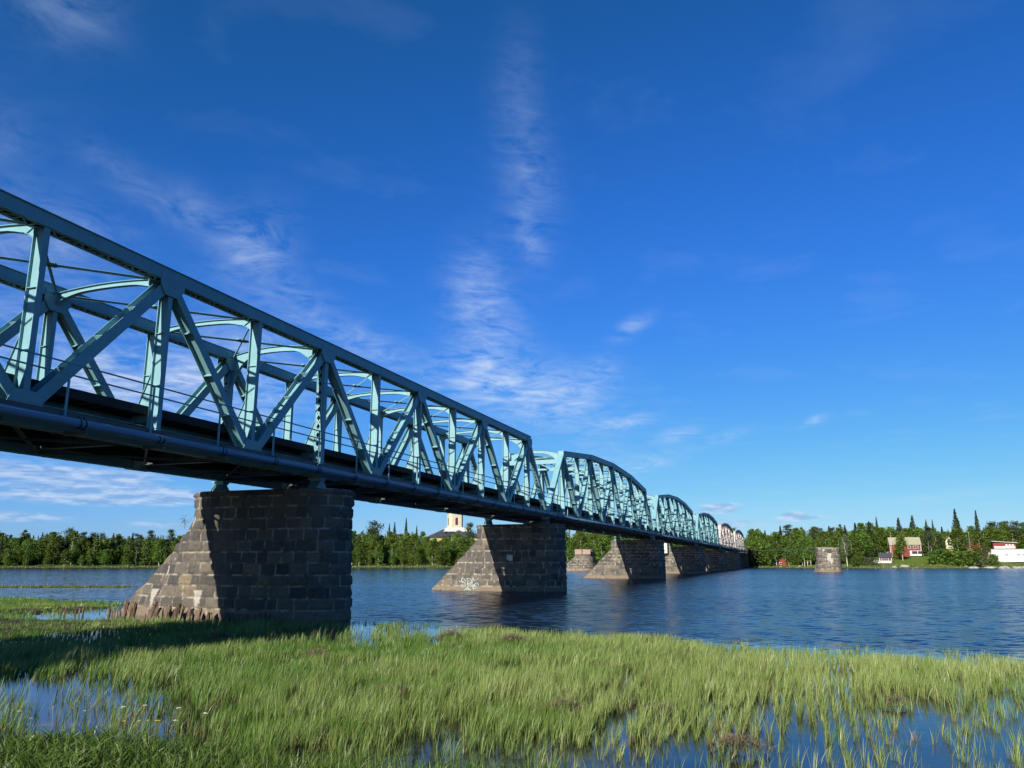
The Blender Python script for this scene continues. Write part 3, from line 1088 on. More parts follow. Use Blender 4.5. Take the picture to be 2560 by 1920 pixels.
# ------------------------------------------------------------------ masonry piers
def pier_mesh(res, seed, top_z=6.10, t_top=1.52, stains=(), Yd=20.25, Yk=27.0, YnT=28.7, YnB=33.4, Zk=4.75, batter=0.035, course=0.525, base_z=-1.0, cap=True, name='masonry', wedge_x=0):
    """cut-stone pier, local x across the face, y along the river; rounded downstream end and sloping cutwater upstream"""
    nz = int((top_z - base_z) / (res * 0.95))
    zs = np.linspace(base_z, top_z, nz + 1)
    nend = max(10, int(2.7 / res))
    nsid = int((Yk - Yd - t_top) / res)
    nnos = max(12, int(4.5 / res))
    us = []
    seg = []
    # right-hand half is mirrored: build front half (x<0) from downstream tip to nose, then back
    pts = []
    for zi, z in enumerate(zs):
        t = t_top + batter * (top_z - z)
        yn = YnT if z > Zk else YnT + (YnB - YnT) * min(1.25, (Zk - z) / (Zk - 0.2))
        c = Yd + t - batter * (top_z - z) * 0.6
        th = np.linspace(0, math.pi / 2, nend, endpoint=False)
        e = np.c_[-t * np.sin(th), c - t * np.cos(th)]
        s = np.c_[np.full(nsid, -t), np.linspace(c, Yk, nsid, endpoint=False)]
        u = np.linspace(0, 1, nnos + 1)
        k = sstep(Zk - 2.6, Zk + 0.3, np.array([z]))[0]
        pw = 1.45 * (1 - k) + 2.2 * k
        xw = -t * np.maximum(0, (1 - u ** pw) * (0.94 + 0.06 * k) + 0.06 * (1 - u) * (1 - k)) ** (1 - 0.42 * k)
        nse = np.c_[xw, Yk + (yn - Yk) * u]
        half = np.r_[e, s, nse]
        back = half[1:-1][::-1] * np.array([-1, 1])
        pts.append(np.r_[half, back])
    A = np.array(pts)                      # nz+1, n, 2
    n = A.shape[1]
    nh = nend + nsid + nnos + 1
    # outward normals in plan
    T = np.roll(A, -1, 1) - np.roll(A, 1, 1)
    N = np.stack([T[..., 1], -T[..., 0]], -1)
    N /= np.maximum(1e-6, np.linalg.norm(N, axis=-1, keepdims=True))
    # make sure it points outwards
    cen = np.array([0, (Yd + Yk) / 2])
    sg = np.sign(np.sum(N * (A - cen), -1))
    N = N * np.where(np.median(sg) < 0, -1, 1)
    # coordinate along the wall
    q = np.zeros((nz + 1, n))
    arc = np.linspace(-t_top * math.pi / 2, 0, nend, endpoint=False)
    yy = A[..., 1].copy()
    cidx = np.arange(n)
    mir = np.where(cidx < nh, cidx, 2 * (nh - 1) - cidx)
    q = yy.copy()
    for j in range(n):
        if mir[j] < nend:
            q[:, j] = Yd + t_top + arc[mir[j]]
    sgn = np.where(cidx < nh, 0, 1)
    Z = np.repeat(zs[:, None], n, 1)
    z_from_top = top_z - Z
    capd = 0.30
    ci = np.where(z_from_top < capd, 0, 1 + np.floor((z_from_top - capd) / course)).astype(int)
    zl = np.where(ci == 0, z_from_top, (z_from_top - capd) - (ci - 1) * course)
    ch = np.where(ci == 0, capd, course)
    zl = zl + 0.012 * np.sin(q * 3.1 + ci * 2.0)
    dz = np.abs(np.minimum(zl, ch - zl))
    r = np.random.default_rng(seed)
    tone = np.zeros_like(q)
    dv = np.full_like(q, 9.0)
    bulge = np.zeros_like(q)
    for c in range(ci.max() + 1):
        for sd_ in (0, 1):
            b = [Yd - 3]
            while b[-1] < YnB + 3:
                b.append(b[-1] + r.uniform(0.55, 1.12) * (1.25 if c == 0 else 1))
            b = np.array(b)
            tn = np.clip(r.normal(0.42, 0.24, len(b)), 0, 1)
            bu = r.uniform(-0.03, 0.05, len(b))
            msk = (ci == c) & (np.repeat(sgn[None, :], nz + 1, 0) == sd_)
            k = np.searchsorted(b, q[msk]) - 1
            tone[msk] = tn[k]
            bulge[msk] = bu[k]
            dv[msk] = np.minimum(q[msk] - b[k], b[k + 1] - q[msk])
    d = np.minimum(dz, dv)
    P3 = np.c_[A[..., 0].ravel(), A[..., 1].ravel(), Z.ravel()]
    rough = (vnoise(P3 * 2.6, seed) - 0.5) * 0.11 + (vnoise(P3 * 6.5, seed + 1) - 0.5) * 0.075
    rough = rough.reshape(q.shape)
    face = sstep(0.0, 0.10, d)
    smooth_low = sstep(0.3, 0.9, Z)
    disp = face * (0.035 + bulge + rough * (0.4 + 0.6 * smooth_low)) - 0.02 * (1 - sstep(0, 0.03, d))
    disp = disp + np.where(ci == 0, 0.05, 0.0) - np.where(Z > top_z - 0.02, 0.03, 0)
    B = A + N * disp[..., None]
    V = np.c_[B[..., 0].ravel(), B[..., 1].ravel(), Z.ravel()]
    i = np.arange(nz)[:, None]
    j = np.arange(n)[None, :]
    j2 = (j + 1) % n
    F = np.stack([i * n + j, i * n + j2, (i + 1) * n + j2, (i + 1) * n + j], -1).reshape(-1, 4)
    # top cap: fan of quads between mirrored points
    capF = []
    b0 = nz * n
    for k in range(nh - 1):
        a, b2 = k, k + 1
        a2 = (n - k) % n
        b3 = (n - k - 1) % n
        capF.append([b0 + a, b0 + b2, b0 + b3, b0 + a2])
    F = np.r_[F, np.array(capF)]
    joint = (1 - sstep(0.004, 0.016 + res * 0.28, d)).ravel()
    stain = np.zeros(len(V))
    for (sy, sz, hw, hh) in stains:      # triangular lime run: wide at the top, pointed below
        f = (sz - V[:, 2]) / hh
        wdt = hw * np.clip(1 - f, 0, 1) ** 0.8 + 0.015 + 0.08 * (vnoise(V * np.array([4, 14, 3]), 5) - 0.5)
        stain = np.maximum(stain, ((f > 0) & (f < 1) & (np.abs(V[:, 1] - sy) < wdt) & (V[:, 0] < 0)).astype(float))
    wet = 0.85 * sstep(0.75, 0.45, V[:, 2] + 0.12 * (vnoise(V * 1.5, 8) - 0.5))
    tone = tone.ravel() + 0.25 * (vnoise(V * 0.8, 4) - 0.5)
    return np_mesh(name, V, F, M_stone, {'tone': ('FLOAT', np.clip(tone, 0, 1)), 'joint': ('FLOAT', joint), 'stain': ('FLOAT', stain), 'wet': ('FLOAT', wet)}, smooth=True)


PG = 'granite piers under the railway bridge'
px1 = 34.34
m1 = pier_mesh(0.065, 1, stains=[(30.62, 1.39, 0.34, 0.85), (27.15, 1.39, 0.27, 0.9), (28.1, 4.9, 0.07, 0.5), (29.9, 2.5, 0.05, 0.5)])
t = thing('bridge_pier', 'large granite pier nearest the viewer, rotten wooden stakes along its foot', 'pier', (px1, 0, 0), group=PG, me=m1)
m2 = pier_mesh(0.10, 2)
pier2 = thing('bridge_pier', 'granite pier with white graffiti and a small pale plaque, standing in open water', 'pier', (72.9, 0, 0), group=PG, me=m2)
m3 = pier_mesh(0.14, 3)
names = ['granite pier just beyond the graffiti pier, its whole sunlit cutwater showing',
         'granite pier half hidden behind the third one, a white panel at its upstream corner',
         'dark granite pier under the joint between teal and whitish spans',
         'farthest granite pier, below the whitish spans near the ivy-covered bank']
piers = []
for k in range(4):
    o = thing('bridge_pier', names[k], 'pier', (132.0 + LS * k, 0, 0), group=PG, me=m3)
    piers.append(o)
o = thing('bridge_pier', 'granite pier beside the river bank at the near end of the bridge', 'pier', (-4.16, 0, 0), group=PG, me=m3)

# plaque, graffiti on pier 2
fx = -(1.52 + 0.035 * 3.0) - 0.06
pl = MB().box(fx - 0.03, fx, 24.65, 25.22, 2.80, 3.34)
link('plaque', pl.mesh('plaque', M_white), pier2)


def strokes(paths, w_=0.045, x=0.0, mat=None, name='graffiti'):
    mb = MB()
    for pth in paths:
        P = [Vector((x(p[1], p[0]) if callable(x) else x, p[0], p[1])) for p in pth]
        for a, b in zip(P[:-1], P[1:]):
            d = (b - a).normalized()
            mb.obox(a - d * w_ * 0.4, b + d * w_ * 0.4, (1, 0, 0), d.cross(Vector((1, 0, 0))), 0.012, w_ / 2)
    return mb.mesh(name, mat)


def arc_(cy, cz, ry, rz, a0, a1, n=10):
    return [(cy - ry * math.cos(R(a0 + (a1 - a0) * k / n)), cz + rz * math.sin(R(a0 + (a1 - a0) * k / n))) for k in range(n + 1)]


# letters are laid out in pixels of a sketch grid (u to the right, v up) and mapped to y, z on the wall
def gl(pts):
    return [(30.02 - u * 0.0190, 0.20 + v * 0.0113) for u, v in pts]


S_ = [(4, 58), (14, 62), (28, 50), (36, 36), (34, 24), (24, 22), (17, 30), (18, 44), (30, 58)]
G = [gl([(30, 66), (28, 80), (18, 88), (8, 84), (6, 70), (16, 60), (28, 52), (34, 38), (30, 22), (18, 20), (8, 30), (10, 44)]),
     gl([(-8, 62), (4, 66), (14, 56)]), gl([(6, 80), (10, 92), (22, 94), (32, 86)]),
     gl([(38, 92), (46, 70), (44, 48), (44, 20)]), gl([(38, 90), (56, 88), (68, 76), (66, 58), (54, 48), (44, 54)]),
     gl([(48, 44), (56, 36), (62, 44), (70, 60)]),
     gl([(74, 94), (76, 78), (72, 56), (70, 34), (78, 16), (92, 8), (104, 18), (108, 36), (104, 52), (92, 54), (84, 42), (90, 32), (98, 40)]),
     gl([(74, 94), (84, 72), (98, 80), (104, 92)]), gl([(78, 44), (86, 30), (96, 26)]),
     gl([(26, -8), (34, 10), (44, 18), (56, 8), (64, -6)]), gl([(36, -4), (40, 8), (46, 2), (50, 10), (54, -2)])]


def wall_x(z, y):
    t_ = 1.52 + 0.035 * (6.1 - z)
    yn = 28.7 + 4.7 * min(1.25, (4.75 - z) / 4.55)
    u = min(1, max(0, (y - 27.0) / (yn - 27.0)))
    return -(t_ * ((1 - u ** 1.45) * 0.94 + 0.06 * (1 - u))) - 0.085


link('graffiti', strokes(G, 0.042, lambda z, y: wall_x(z, y), M_spray), pier2)

# white panel by the fourth pier
link('white_panel', MB().box(-2.3, -2.2, 28.2, 29.9, 4.6, 7.0).mesh('white_panel', M_white), piers[1])

# old piers of the removed bridge
mo = pier_mesh(0.16, 9, stains=[(2.9, 4.9, 0.55, 2.2), (2.5, 3.6, 0.5, 1.6), (3.3, 4.2, 0.3, 1.9), (1.2, 1.2, 0.3, 0.4), (4.2, 6.0, 0.3, 0.7)], top_z=6.4, t_top=2.4, Yd=0, Yk=5.2, YnT=6.0, YnB=6.8, Zk=3.0, batter=0.07, name='masonry')
o = thing('old_bridge_pier', 'free-standing old granite pier with lime streaks, alone in the river right of the bridge', 'pier', (234.5, -10.2, 0), group='piers left from a removed bridge')
o.rotation_euler = (0, 0, R(4))
link('masonry', mo, o)
link('bearing_recess', MB().box(-2.62, -2.4, 2.3, 3.5, 4.95, 5.9).mesh('bearing_recess', M_stone), o)
mo2 = pier_mesh(0.20, 10, top_z=6.4, t_top=2.4, Yd=0, Yk=5.0, YnT=5.6, YnB=11.2, Zk=4.4, batter=0.05, name='masonry')
o = thing('old_bridge_pier', 'broad old granite pier with sloping cutwater, seen low between the second and third bridge piers', 'pier', (248.0, 59.6, 0), group='piers left from a removed bridge')
link('masonry', mo2, o)
link('brick_coping', MB().box(-2.62, -2.45, 0.3, 2.7, 4.9, 6.3).box(-2.62, -2.45, 3.1, 5.2, 4.9, 6.3).mesh('brick_coping', simple('worn_pink_brick', (0.27, 0.19, 0.15), 0.9, 0.25, 3.0)), o)

# overhead wire
wm = MB()
pts = [(364.4, 20.3, 7.9)] + [(364.4 + (234.5 - 364.4) * f, 20.3 + (-7 - 20.3) * f, 7.9 + (6.5 - 7.9) * f - 0.8 * math.sin(math.pi * f)) for f in (0.2, 0.4, 0.6, 0.8)] + [(234.5, -7, 6.55)]
wm.tube(pts, 0.05, 5)
thing('wire', 'thin grey wire strung from the far bank to the old pier in the river', 'wire', me=wm.mesh('wire', M_metal))

# abutment at the far bank
ab = thing('abutment', 'dark stone abutment carrying the last whitish span at the far bank', 'abutment', (XA + 5 * LS + 2.2, 0, 0))
am = MB()
am.box(-2.0, 5.0, 20.6, 29.0, -1.0, 6.1)
am.box(1.2, 5.0, 20.4, 29.2, 6.1, 8.2)
link('wall', am.mesh('wall', M_stone), ab)

# ------------------------------------------------------------------ wooden stakes at the foot of the first pier
def stake_mesh(h, w_, seed, lean=0.0):
    r = random.Random(seed)
    mb = MB()
    n = 7
    ns = 5
    jag = [r.uniform(-0.42, 0.12) * h for _ in range(n)]
    rings = []
    for s in range(ns):
        f = s / (ns - 1)
        ring = []
        for k in range(n):
            a = 2 * math.pi * k / n
            rr = w_ * (0.55 + 0.35 * r.random()) * (1 - 0.15 * f)
            z = -0.35 + (h + 0.35) * f + (jag[k] if s == ns - 1 else 0)
            ring.append((rr * math.cos(a) * 0.7, rr * math.sin(a) + lean * f * h, z))
        rings.append(mb.pts(ring))
    for s in range(ns - 1):
        for k in range(n):
            k2 = (k + 1) % n
            mb.face([rings[s] + k, rings[s] + k2, rings[s + 1] + k2, rings[s + 1] + k])
    c = mb.pts([(0, lean * h, h * 0.72)])
    for k in range(n):
        mb.face([rings[-1] + k, rings[-1] + (k + 1) % n, c])
    return mb.mesh('stake', M_deadwood)


SM = [stake_mesh(random.uniform(0.38, 0.66), random.uniform(0.05, 0.10), 50 + k, random.uniform(-0.15, 0.2)) for k in range(9)]
BM = [stake_mesh(random.uniform(0.85, 1.10), random.uniform(0.20, 0.27), 80 + k, random.uniform(-0.35, -0.1)) for k in range(4)]
r = random.Random(5)
y = 33.6
SG = 'rotten stakes along the foot of the nearest pier'
big_at = [30.9, 30.45, 30.1, 29.25, 28.95, 28.2, 27.95, 27.45, 26.95, 26.6]
biglab = ['widest split stake below the left lime streak on the nearest pier', 'tall splintered stake just right of the widest one, below the lime streak',
          'thin dark upright stake right of the splintered stakes below the lime streak', 'leaning pointed stake midway between the two lime streaks',
          'shorter stake touching the leaning pointed one between the lime streaks', 'slanting broad stake left of the right lime streak',
          'pale split stake left of the right lime streak, beside the slanting one', 'stake directly below the right lime streak on the nearest pier',
          'squarish stake just left of the edge of the shadow on the nearest pier', 'stake at the edge of the shadow on the nearest pier']
while y > 22.3:
    if min(abs(y - b) for b in big_at) > 0.2:
        xx = px1 - 2.0 - 0.25 * r.random()
        if y > 31.5:
            xx = px1 - 1.75 + (y - 31.5) * 0.55
        o = thing('wooden_stake', 'low rotten stake in the row along the nearest pier', 'stake', (xx, y, 0), r.uniform(-0.4, 0.4), SG, SM[r.randrange(9)])
        s = r.uniform(0.7, 1.3)
        o.scale = (1, 1, s * (1.0 if y > 26 else 0.8))
    y -= r.uniform(0.12, 0.20)
for k, yb in enumerate(big_at):
    o = thing('wooden_stake', biglab[k], 'stake', (px1 - 2.35 - 0.1 * (k % 3), yb, 0), r.uniform(-0.3, 0.3), SG, BM[k % 4])
    o.scale = (1, 1.0 if k not in (2, 7) else 0.5, (0.95, 1.0, 0.95, 1.0, 0.7, 0.85, 0.9, 0.75, 0.7, 0.75)[k])
for k, yy_ in enumerate((35.6, 35.35, 34.7, 34.45, 34.2)):
    thing('wooden_stake', ('stake of the pair in the pool left of the nearest pier' if k < 2 else 'stake of three in the pool beside the nearest pier'), 'stake',
          (px1 - 1.6, yy_, 0), 0.3 * k, SG, SM[k])

# ------------------------------------------------------------------ trees
def leaf_cloud(centers, sizes, normals_up=0.3, seed=0, tone=None):
    """one quad per centre with a random orientation"""
    r = np.random.default_rng(seed)
    n = len(centers)
    d = r.normal(size=(n, 3))
    d /= np.linalg.norm(d, axis=1, keepdims=True)
    e = r.normal(size=(n, 3))
    e -= d * np.sum(d * e, 1, keepdims=True)
    e /= np.linalg.norm(e, axis=1, keepdims=True)
    s = sizes[:, None]
    V = np.stack([centers + d * s, centers + e * s * 0.6, centers - d * s, centers - e * s * 0.6], 1).reshape(-1, 3)
    F = np.arange(n * 4).reshape(n, 4)
    if tone is None:
        tone = r.uniform(0, 1, n)
    return V, F, np.repeat(tone, 4)


def crown_birch(h, rad, base, seed, n=2200, ls=0.30, droop=0.3):
    r = np.random.default_rng(seed)
    nc = 46
    f = r.uniform(0, 1, nc) ** 0.9
    prof = np.sin(np.pi * np.clip(f * 0.86 + 0.13, 0, 1)) ** 0.75
    a = r.uniform(0, 2 * np.pi, nc)
    rr = rad * prof * np.sqrt(r.uniform(0.15, 1, nc)) * 0.85
    C = np.c_[rr * np.cos(a), rr * np.sin(a), base + (h - base) * f * 0.96]
    cs = rad * (0.20 + 0.18 * r.random(nc)) * (0.6 + 0.6 * prof)
    ct = r.uniform(0, 1, nc)
    k = r.integers(0, nc, n)
    P = C[k] + r.normal(size=(n, 3)) * cs[k, None] * np.array([0.62, 0.62, 0.75])
    P[:, 2] = np.clip(P[:, 2], base * 0.7, h)
    return leaf_cloud(P, ls * r.uniform(0.6, 1.3, n), seed=seed, tone=np.clip(ct[k] * 0.6 + r.uniform(0, 0.4, n), 0, 1))


def crown_spruce(h, rad, base, seed, n=2000, ls=0.26):
    r = np.random.default_rng(seed)
    f = r.uniform(0, 1, n) ** 1.1
    lay = np.floor(f * 22) / 22
    fr = f * 22 - np.floor(f * 22)
    env = rad * (1 - lay * 0.98) * (0.62 + 0.38 * (1 - fr)) * (0.85 + 0.3 * r.random(n))
    a = r.uniform(0, 2 * np.pi, n)
    arm = 0.75 + 0.25 * np.sin(a * 7 + lay * 40)
    rr = env * arm * np.sqrt(r.uniform(0.1, 1, n))
    P = np.c_[rr * np.cos(a), rr * np.sin(a), base + (h - base) * f - rr * 0.22]
    return leaf_cloud(P, ls * r.uniform(0.6, 1.3, n) * (1 - 0.5 * f), seed=seed)


def crown_pine(h, rad, base, seed, n=1600, ls=0.26):
    r = np.random.default_rng(seed)
    nc = 20
    f = r.uniform(0.0, 1, nc)
    a = r.uniform(0, 2 * np.pi, nc)
    rr = rad * (1 - 0.6 * f) * r.uniform(0.2, 1, nc)
    C = np.c_[rr * np.cos(a), rr * np.sin(a), base + (h - base) * f]
    k = r.integers(0, nc, n)
    P = C[k] + r.normal(size=(n, 3)) * np.array([0.26, 0.26, 0.14]) * rad
    return leaf_cloud(P, ls * r.uniform(0.6, 1.3, n), seed=seed)


def trunk(h, rb, seed, limbs=6, lean=0.0):
    r = random.Random(seed)
    mb = MB()
    pth = []
    for k in range(7):
        f = k / 6
        pth.append((lean * h * f + r.uniform(-1, 1) * 0.012 * h, r.uniform(-1, 1) * 0.012 * h, -0.5 + (h * 0.93 + 0.5) * f))
    mb.tube(pth, [rb * (1 - 0.85 * k / 6) for k in range(7)], 7)
    for k in range(limbs):
        f = 0.3 + 0.6 * k / limbs
        a = r.uniform(0, 6.28)
        L = h * 0.16 * (1.2 - f)
        z = h * f
        x0 = lean * z
        mb.tube([(x0, 0, z), (x0 + math.cos(a) * L * 0.6, math.sin(a) * L * 0.6, z + L * 0.5), (x0 + math.cos(a) * L, math.sin(a) * L, z + L * 1.1)],
                [rb * 0.3, rb * 0.18, rb * 0.05], 5)
    return mb


ORD = ('leftmost second third fourth fifth sixth seventh eighth ninth tenth eleventh twelfth thirteenth fourteenth fifteenth sixteenth '
       'seventeenth eighteenth nineteenth twentieth').split() + ['twenty-' + q for q in 'first second third fourth fifth sixth seventh eighth ninth'.split()]
ORD += ['thirtieth'] + ['thirty-' + q for q in 'first second third fourth fifth sixth seventh eighth ninth'.split()] + ['fortieth'] + ['forty-' + q for q in 'first second third fourth fifth sixth seventh eighth ninth'.split()] + ['fiftieth'] + ['fifty-' + q for q in 'first second third fourth fifth sixth seventh'.split()]


def number_groups():
    """things sharing a label are told apart by their place, counted from the left"""
    by = {}
    for o in bpy.data.objects:
        if o.parent is None and 'label' in o and 'kind' not in o:
            by.setdefault(o['label'], []).append(o)
    for lab, lst in by.items():
        if len(lst) < 2:
            continue
        lst.sort(key=lambda o: -math.atan2(o.location.y, o.location.x))
        for k, o in enumerate(lst):
            o['label'] = ('leftmost ' if k == 0 else ORD[k] + ' ') + lab + ('' if k == 0 else ' from the left')


protos = {}


def proto(key, fn, mat, tr_mat, tr):
    V, F, tn = fn
    cm = np_mesh('crown', V, F, mat, {'tone': ('FLOAT', tn)})
    tm = tr.mesh('trunk', tr_mat)
    protos[key] = (cm, tm)


for k in range(8):
    proto(('birch', k), crown_birch(13, (2.3, 2.7, 3.1, 2.1, 2.6, 1.7, 3.5, 2.4)[k], (2.3, 1.7, 2.2, 1.4, 3.4, 1.0, 2.6, 0.8)[k], 100 + k, 2400), M_birch, M_bbark, trunk(13, 0.15, 20 + k, 6, (0, .02, -.02, .0, .03, 0, 0, .02)[k]))
for k in range(3):
    proto(('spruce', k), crown_spruce(17, (3.6, 2.9, 4.2)[k], 0.9, 200 + k, 2600, 0.36), M_spruce, M_bark, trunk(17, 0.2, 30 + k, 0))
for k in range(2):
    proto(('pine', k), crown_pine(15, (2.9, 2.4)[k], 8.0, 300 + k), M_pine, M_bark, trunk(15, 0.19, 40 + k, 5))
proto(('rusty', 0), crown_spruce(10, 2.4, 0.6, 230, 1500), M_brown, M_bark, trunk(10, 0.15, 33, 0))
proto(('bare', 0), crown_birch(12, 1.9, 3.5, 140, 500, 0.25), M_willow, M_bbark, trunk(12, 0.17, 45, 10, 0.06))
for k in range(3):
    proto(('bush', k), crown_birch(4, 2.6, 0.1, 400 + k, 1300, 0.24), (M_birch, M_willow, M_birch)[k], M_bark, trunk(3.4, 0.08, 60 + k, 6))


def tree(kind, k, x, y, h, name, label, group, wscale=1.0, rot=None):
    cm, tm = protos[(kind, k)]
    base_h = {'birch': 13, 'spruce': 17, 'pine': 15, 'rusty': 10, 'bare': 12, 'bush': 4}[kind]
    z = float(ground_z(np.array([x]), np.array([y]))[0])
    s = h / base_h
    o = thing(name, label, 'tree' if kind != 'bush' else 'bush', (x, y, z - 0.05), random.uniform(0, 6.28) if rot is None else rot, group)
    o.scale = (s * wscale, s * wscale, s)
    link('crown', cm, o)
    link('trunk', tm, o)
    return o


# directions: horizontal angle for an image column at the horizon row, used to lay out the far bank
def az_px(px):
    f = 2022.8
    yaw, pitch = R(19.138), R(12.38)
    F_ = Vector((math.cos(yaw) * math.cos(pitch), math.sin(yaw) * math.cos(pitch), math.sin(pitch)))
    Rr = Vector((math.sin(yaw), -math.cos(yaw), 0))
    U_ = Rr.cross(F_)
    d = F_ + Rr * ((px - 1280) / f) - U_ * ((1400 - 960) / f)
    return math.atan2(d.y, d.x)


def polar(px, dist):
    a = az_px(px)
    return dist * math.cos(a), dist * math.sin(a)


def sh(px):
    return float(shore_r(np.array([math.degrees(az_px(px))]))[0])


rt = random.Random(11)
# left wood (columns -60..430), seen under the near span and left of the first pier
for row, (off, hh, n) in enumerate(((15, 9.8, 26), (23, 12.3, 30), (34, 13.2, 28))):
    for k in range(n):
        px = -70 + 560 * (k + rt.uniform(0.1, 0.9)) / n
        d = sh(px) + off + rt.uniform(-3, 5)
        x, y = polar(px, d)
        h = hh * rt.uniform(0.82, 1.2) if row else hh * rt.choice((0.5, 0.75, 1.0, 1.2))
        q = rt.random()
        if row == 2 and q < 0.35:
            tree('pine', rt.randrange(2), x, y, h * 1.05, 'pine_tree', 'dark pine at the back of the far left wood', 'pines in the wood on the far left bank')
        elif row and q < 0.5:
            tree('spruce', rt.randrange(3), x, y, h * 1.0, 'spruce_tree', 'dark spruce among birches in the far left wood', 'spruces in the wood on the far left bank', 1.15)
        else:
            lab = ('pale-trunked birch along the front of the far left wood', 'birch inside the far left wood', 'tall birch at the back of the far left wood')[row]
            tree('birch', rt.randrange(8), x, y, h, 'birch_tree', lab, 'birches in the wood on the far left bank, row %s' % ('front', 'middle', 'back')[row], 1.35)
tree('birch', 3, *polar(66, sh(66) + 5), 8.2, 'birch_tree', 'small slender birch standing alone on the grass in front of the far left wood', None, 0.9)
# wood in front of the church (columns 850..1260)
for row, (off, hh, n) in enumerate(((14, 11.5, 17), (24, 14.0, 18), (36, 15.0, 18))):
    for k in range(n):
        px = 840 + 420 * (k + rt.uniform(0.15, 0.85)) / n
        d = sh(px) + off + rt.uniform(-3, 4)
        x, y = polar(px, d)
        drop = (0.80 if px > 1062 else 1.0)
        h = hh * rt.uniform(0.85, 1.12) * drop if row else hh * rt.choice((0.55, 0.8, 1.0))
        lab = ('pale-trunked birch at the lawn edge below the church', 'full birch inside the wood below the church', 'tall birch at the back of the wood below the church')[row]
        tree('birch', rt.randrange(8), x, y, h, 'birch_tree', lab, 'birches in the wood below the church, row %s' % ('front', 'middle', 'back')[row], 1.2)
for (px, top, k, lab) in ((1013, 22.5, 1, 'tallest needle-thin spruce above the wood left of the church'), (984, 20.5, 0, 'dark pointed spruce left of the needle-thin one, above the wood by the church'),
                          (971, 19.8, 1, 'short narrow spruce tip leftmost of three above the wood by the church'), (1040, 18.8, 1, 'small spruce tip just right of the needle-thin spruce')):
    x, y = polar(px, 412)
    tree('spruce', k, x, y, top, 'spruce_tree', lab, 'spruces above the wood by the church', 0.9)
x, y = polar(934, 405)
tree('pine', 0, x, y, 20.5, 'pine_tree', 'broad flat-topped pine rising over the wood left of the church spruces', None, 1.2)
x, y = polar(1172, 440)
tree('pine', 1, x, y, 20.0, 'pine_tree', 'pine beside the church roof, right of its tower', None, 1.0)
for (px, d, h, k, lab) in ((1062, 392, 13.0, 1, 'birch hiding the left end of the church roof'), (1082, 388, 11.0, 2, 'lower birch in front of the left church wall'),
                           (1102, 396, 11.0, 0, 'birch in front of the yellow church gable'), (1122, 386, 10.6, 4, 'birch standing below the church tower'),
                           (1142, 392, 14.8, 2, 'tallest birch just right of the church tower base'), (1160, 390, 12.8, 1, 'birch right of the tallest one by the church tower'),
                           (1178, 394, 11.0, 0, 'birch in front of the right end of the church')):
    x, y = polar(px, d)
    tree('birch', k, x, y, h, 'birch_tree', lab, None, 1.5)
x, y = polar(1124, 395)
tree('spruce', 2, x, y, 14.5, 'spruce_tree', 'dark spruce in front of the church roof', None, 1.1)
# centre wood between second and third piers (columns 1400..1620)
for row, (off, hh, n) in enumerate(((10, 12, 12), (22, 17, 13), (36, 20, 12))):
    for k in range(n):
        px = 1395 + 500 * (k + rt.uniform(0.15, 0.85)) / n
        d = sh(px) + off + rt.uniform(-3, 4)
        x, y = polar(px, d)
        if abs(y - 24.6) < 7.5:
            continue
        h = hh * rt.uniform(0.82, 1.05)
        lab = ('bright birch at the water edge behind the bridge piers', 'leafy birch inside the wood behind the bridge piers', 'high birch at the back, behind the bridge piers')[row]
        tree('birch', rt.randrange(8), x, y, h, 'birch_tree', lab, 'birches in the wood behind the far piers, row %s' % ('front', 'middle', 'back')[row], 1.3)
# right bank
for row, (off, hh, n) in enumerate(((14, 13, 15), (36, 14.5, 17), (62, 15, 20), (95, 15, 26))):
    for k in range(n):
        px = 1872 + 740 * (k + rt.uniform(0.1, 0.9)) / n
        if row == 0 and px > 2090:
            continue
        if row in (1, 2) and (2195 < px < 2320 or px > 2340):
            continue
        if row == 0 and 1915 < px < 1995:
            continue
        d = sh(px) + off + rt.uniform(-5, 6)
        x, y = polar(px, d)
        h = hh * rt.uniform(0.82, 1.12)
        q = rt.random()
        if row >= 2 and q < 0.30:
            tree('spruce', rt.randrange(3), x, y, h * 1.12, 'spruce_tree', 'dark spruce on the wooded slope behind the right bank houses', 'spruces in the slope behind the houses', 1.45)
        elif row >= 2 and q < 0.5:
            tree('pine', rt.randrange(2), x, y, h * 1.05, 'pine_tree', 'pine on the wooded slope behind the right bank houses', 'pines in the slope behind the houses', 1.2)
        else:
            lab = ('shore birch right of the far bridge end', 'birch on the lawn slope of the right bank', 'birch on the slope behind the right bank houses', 'birch at the top of the right bank slope')[row]
            tree('birch', rt.randrange(8), x, y, h, 'birch_tree', lab, 'birches on the right bank, row %s' % ('shore', 'lawn', 'slope', 'top')[row], 1.25)
for k in range(26):
    px = 2195 + 400 * (k + rt.uniform(0.1, 0.9)) / 26
    x, y = polar(px, sh(px) + 84 + rt.uniform(-3, 6))
    tree('birch', rt.randrange(8), x, y, rt.uniform(11, 14.5), 'birch_tree', 'round birch just behind the right bank houses', 'birches just behind the right bank houses', 1.5)
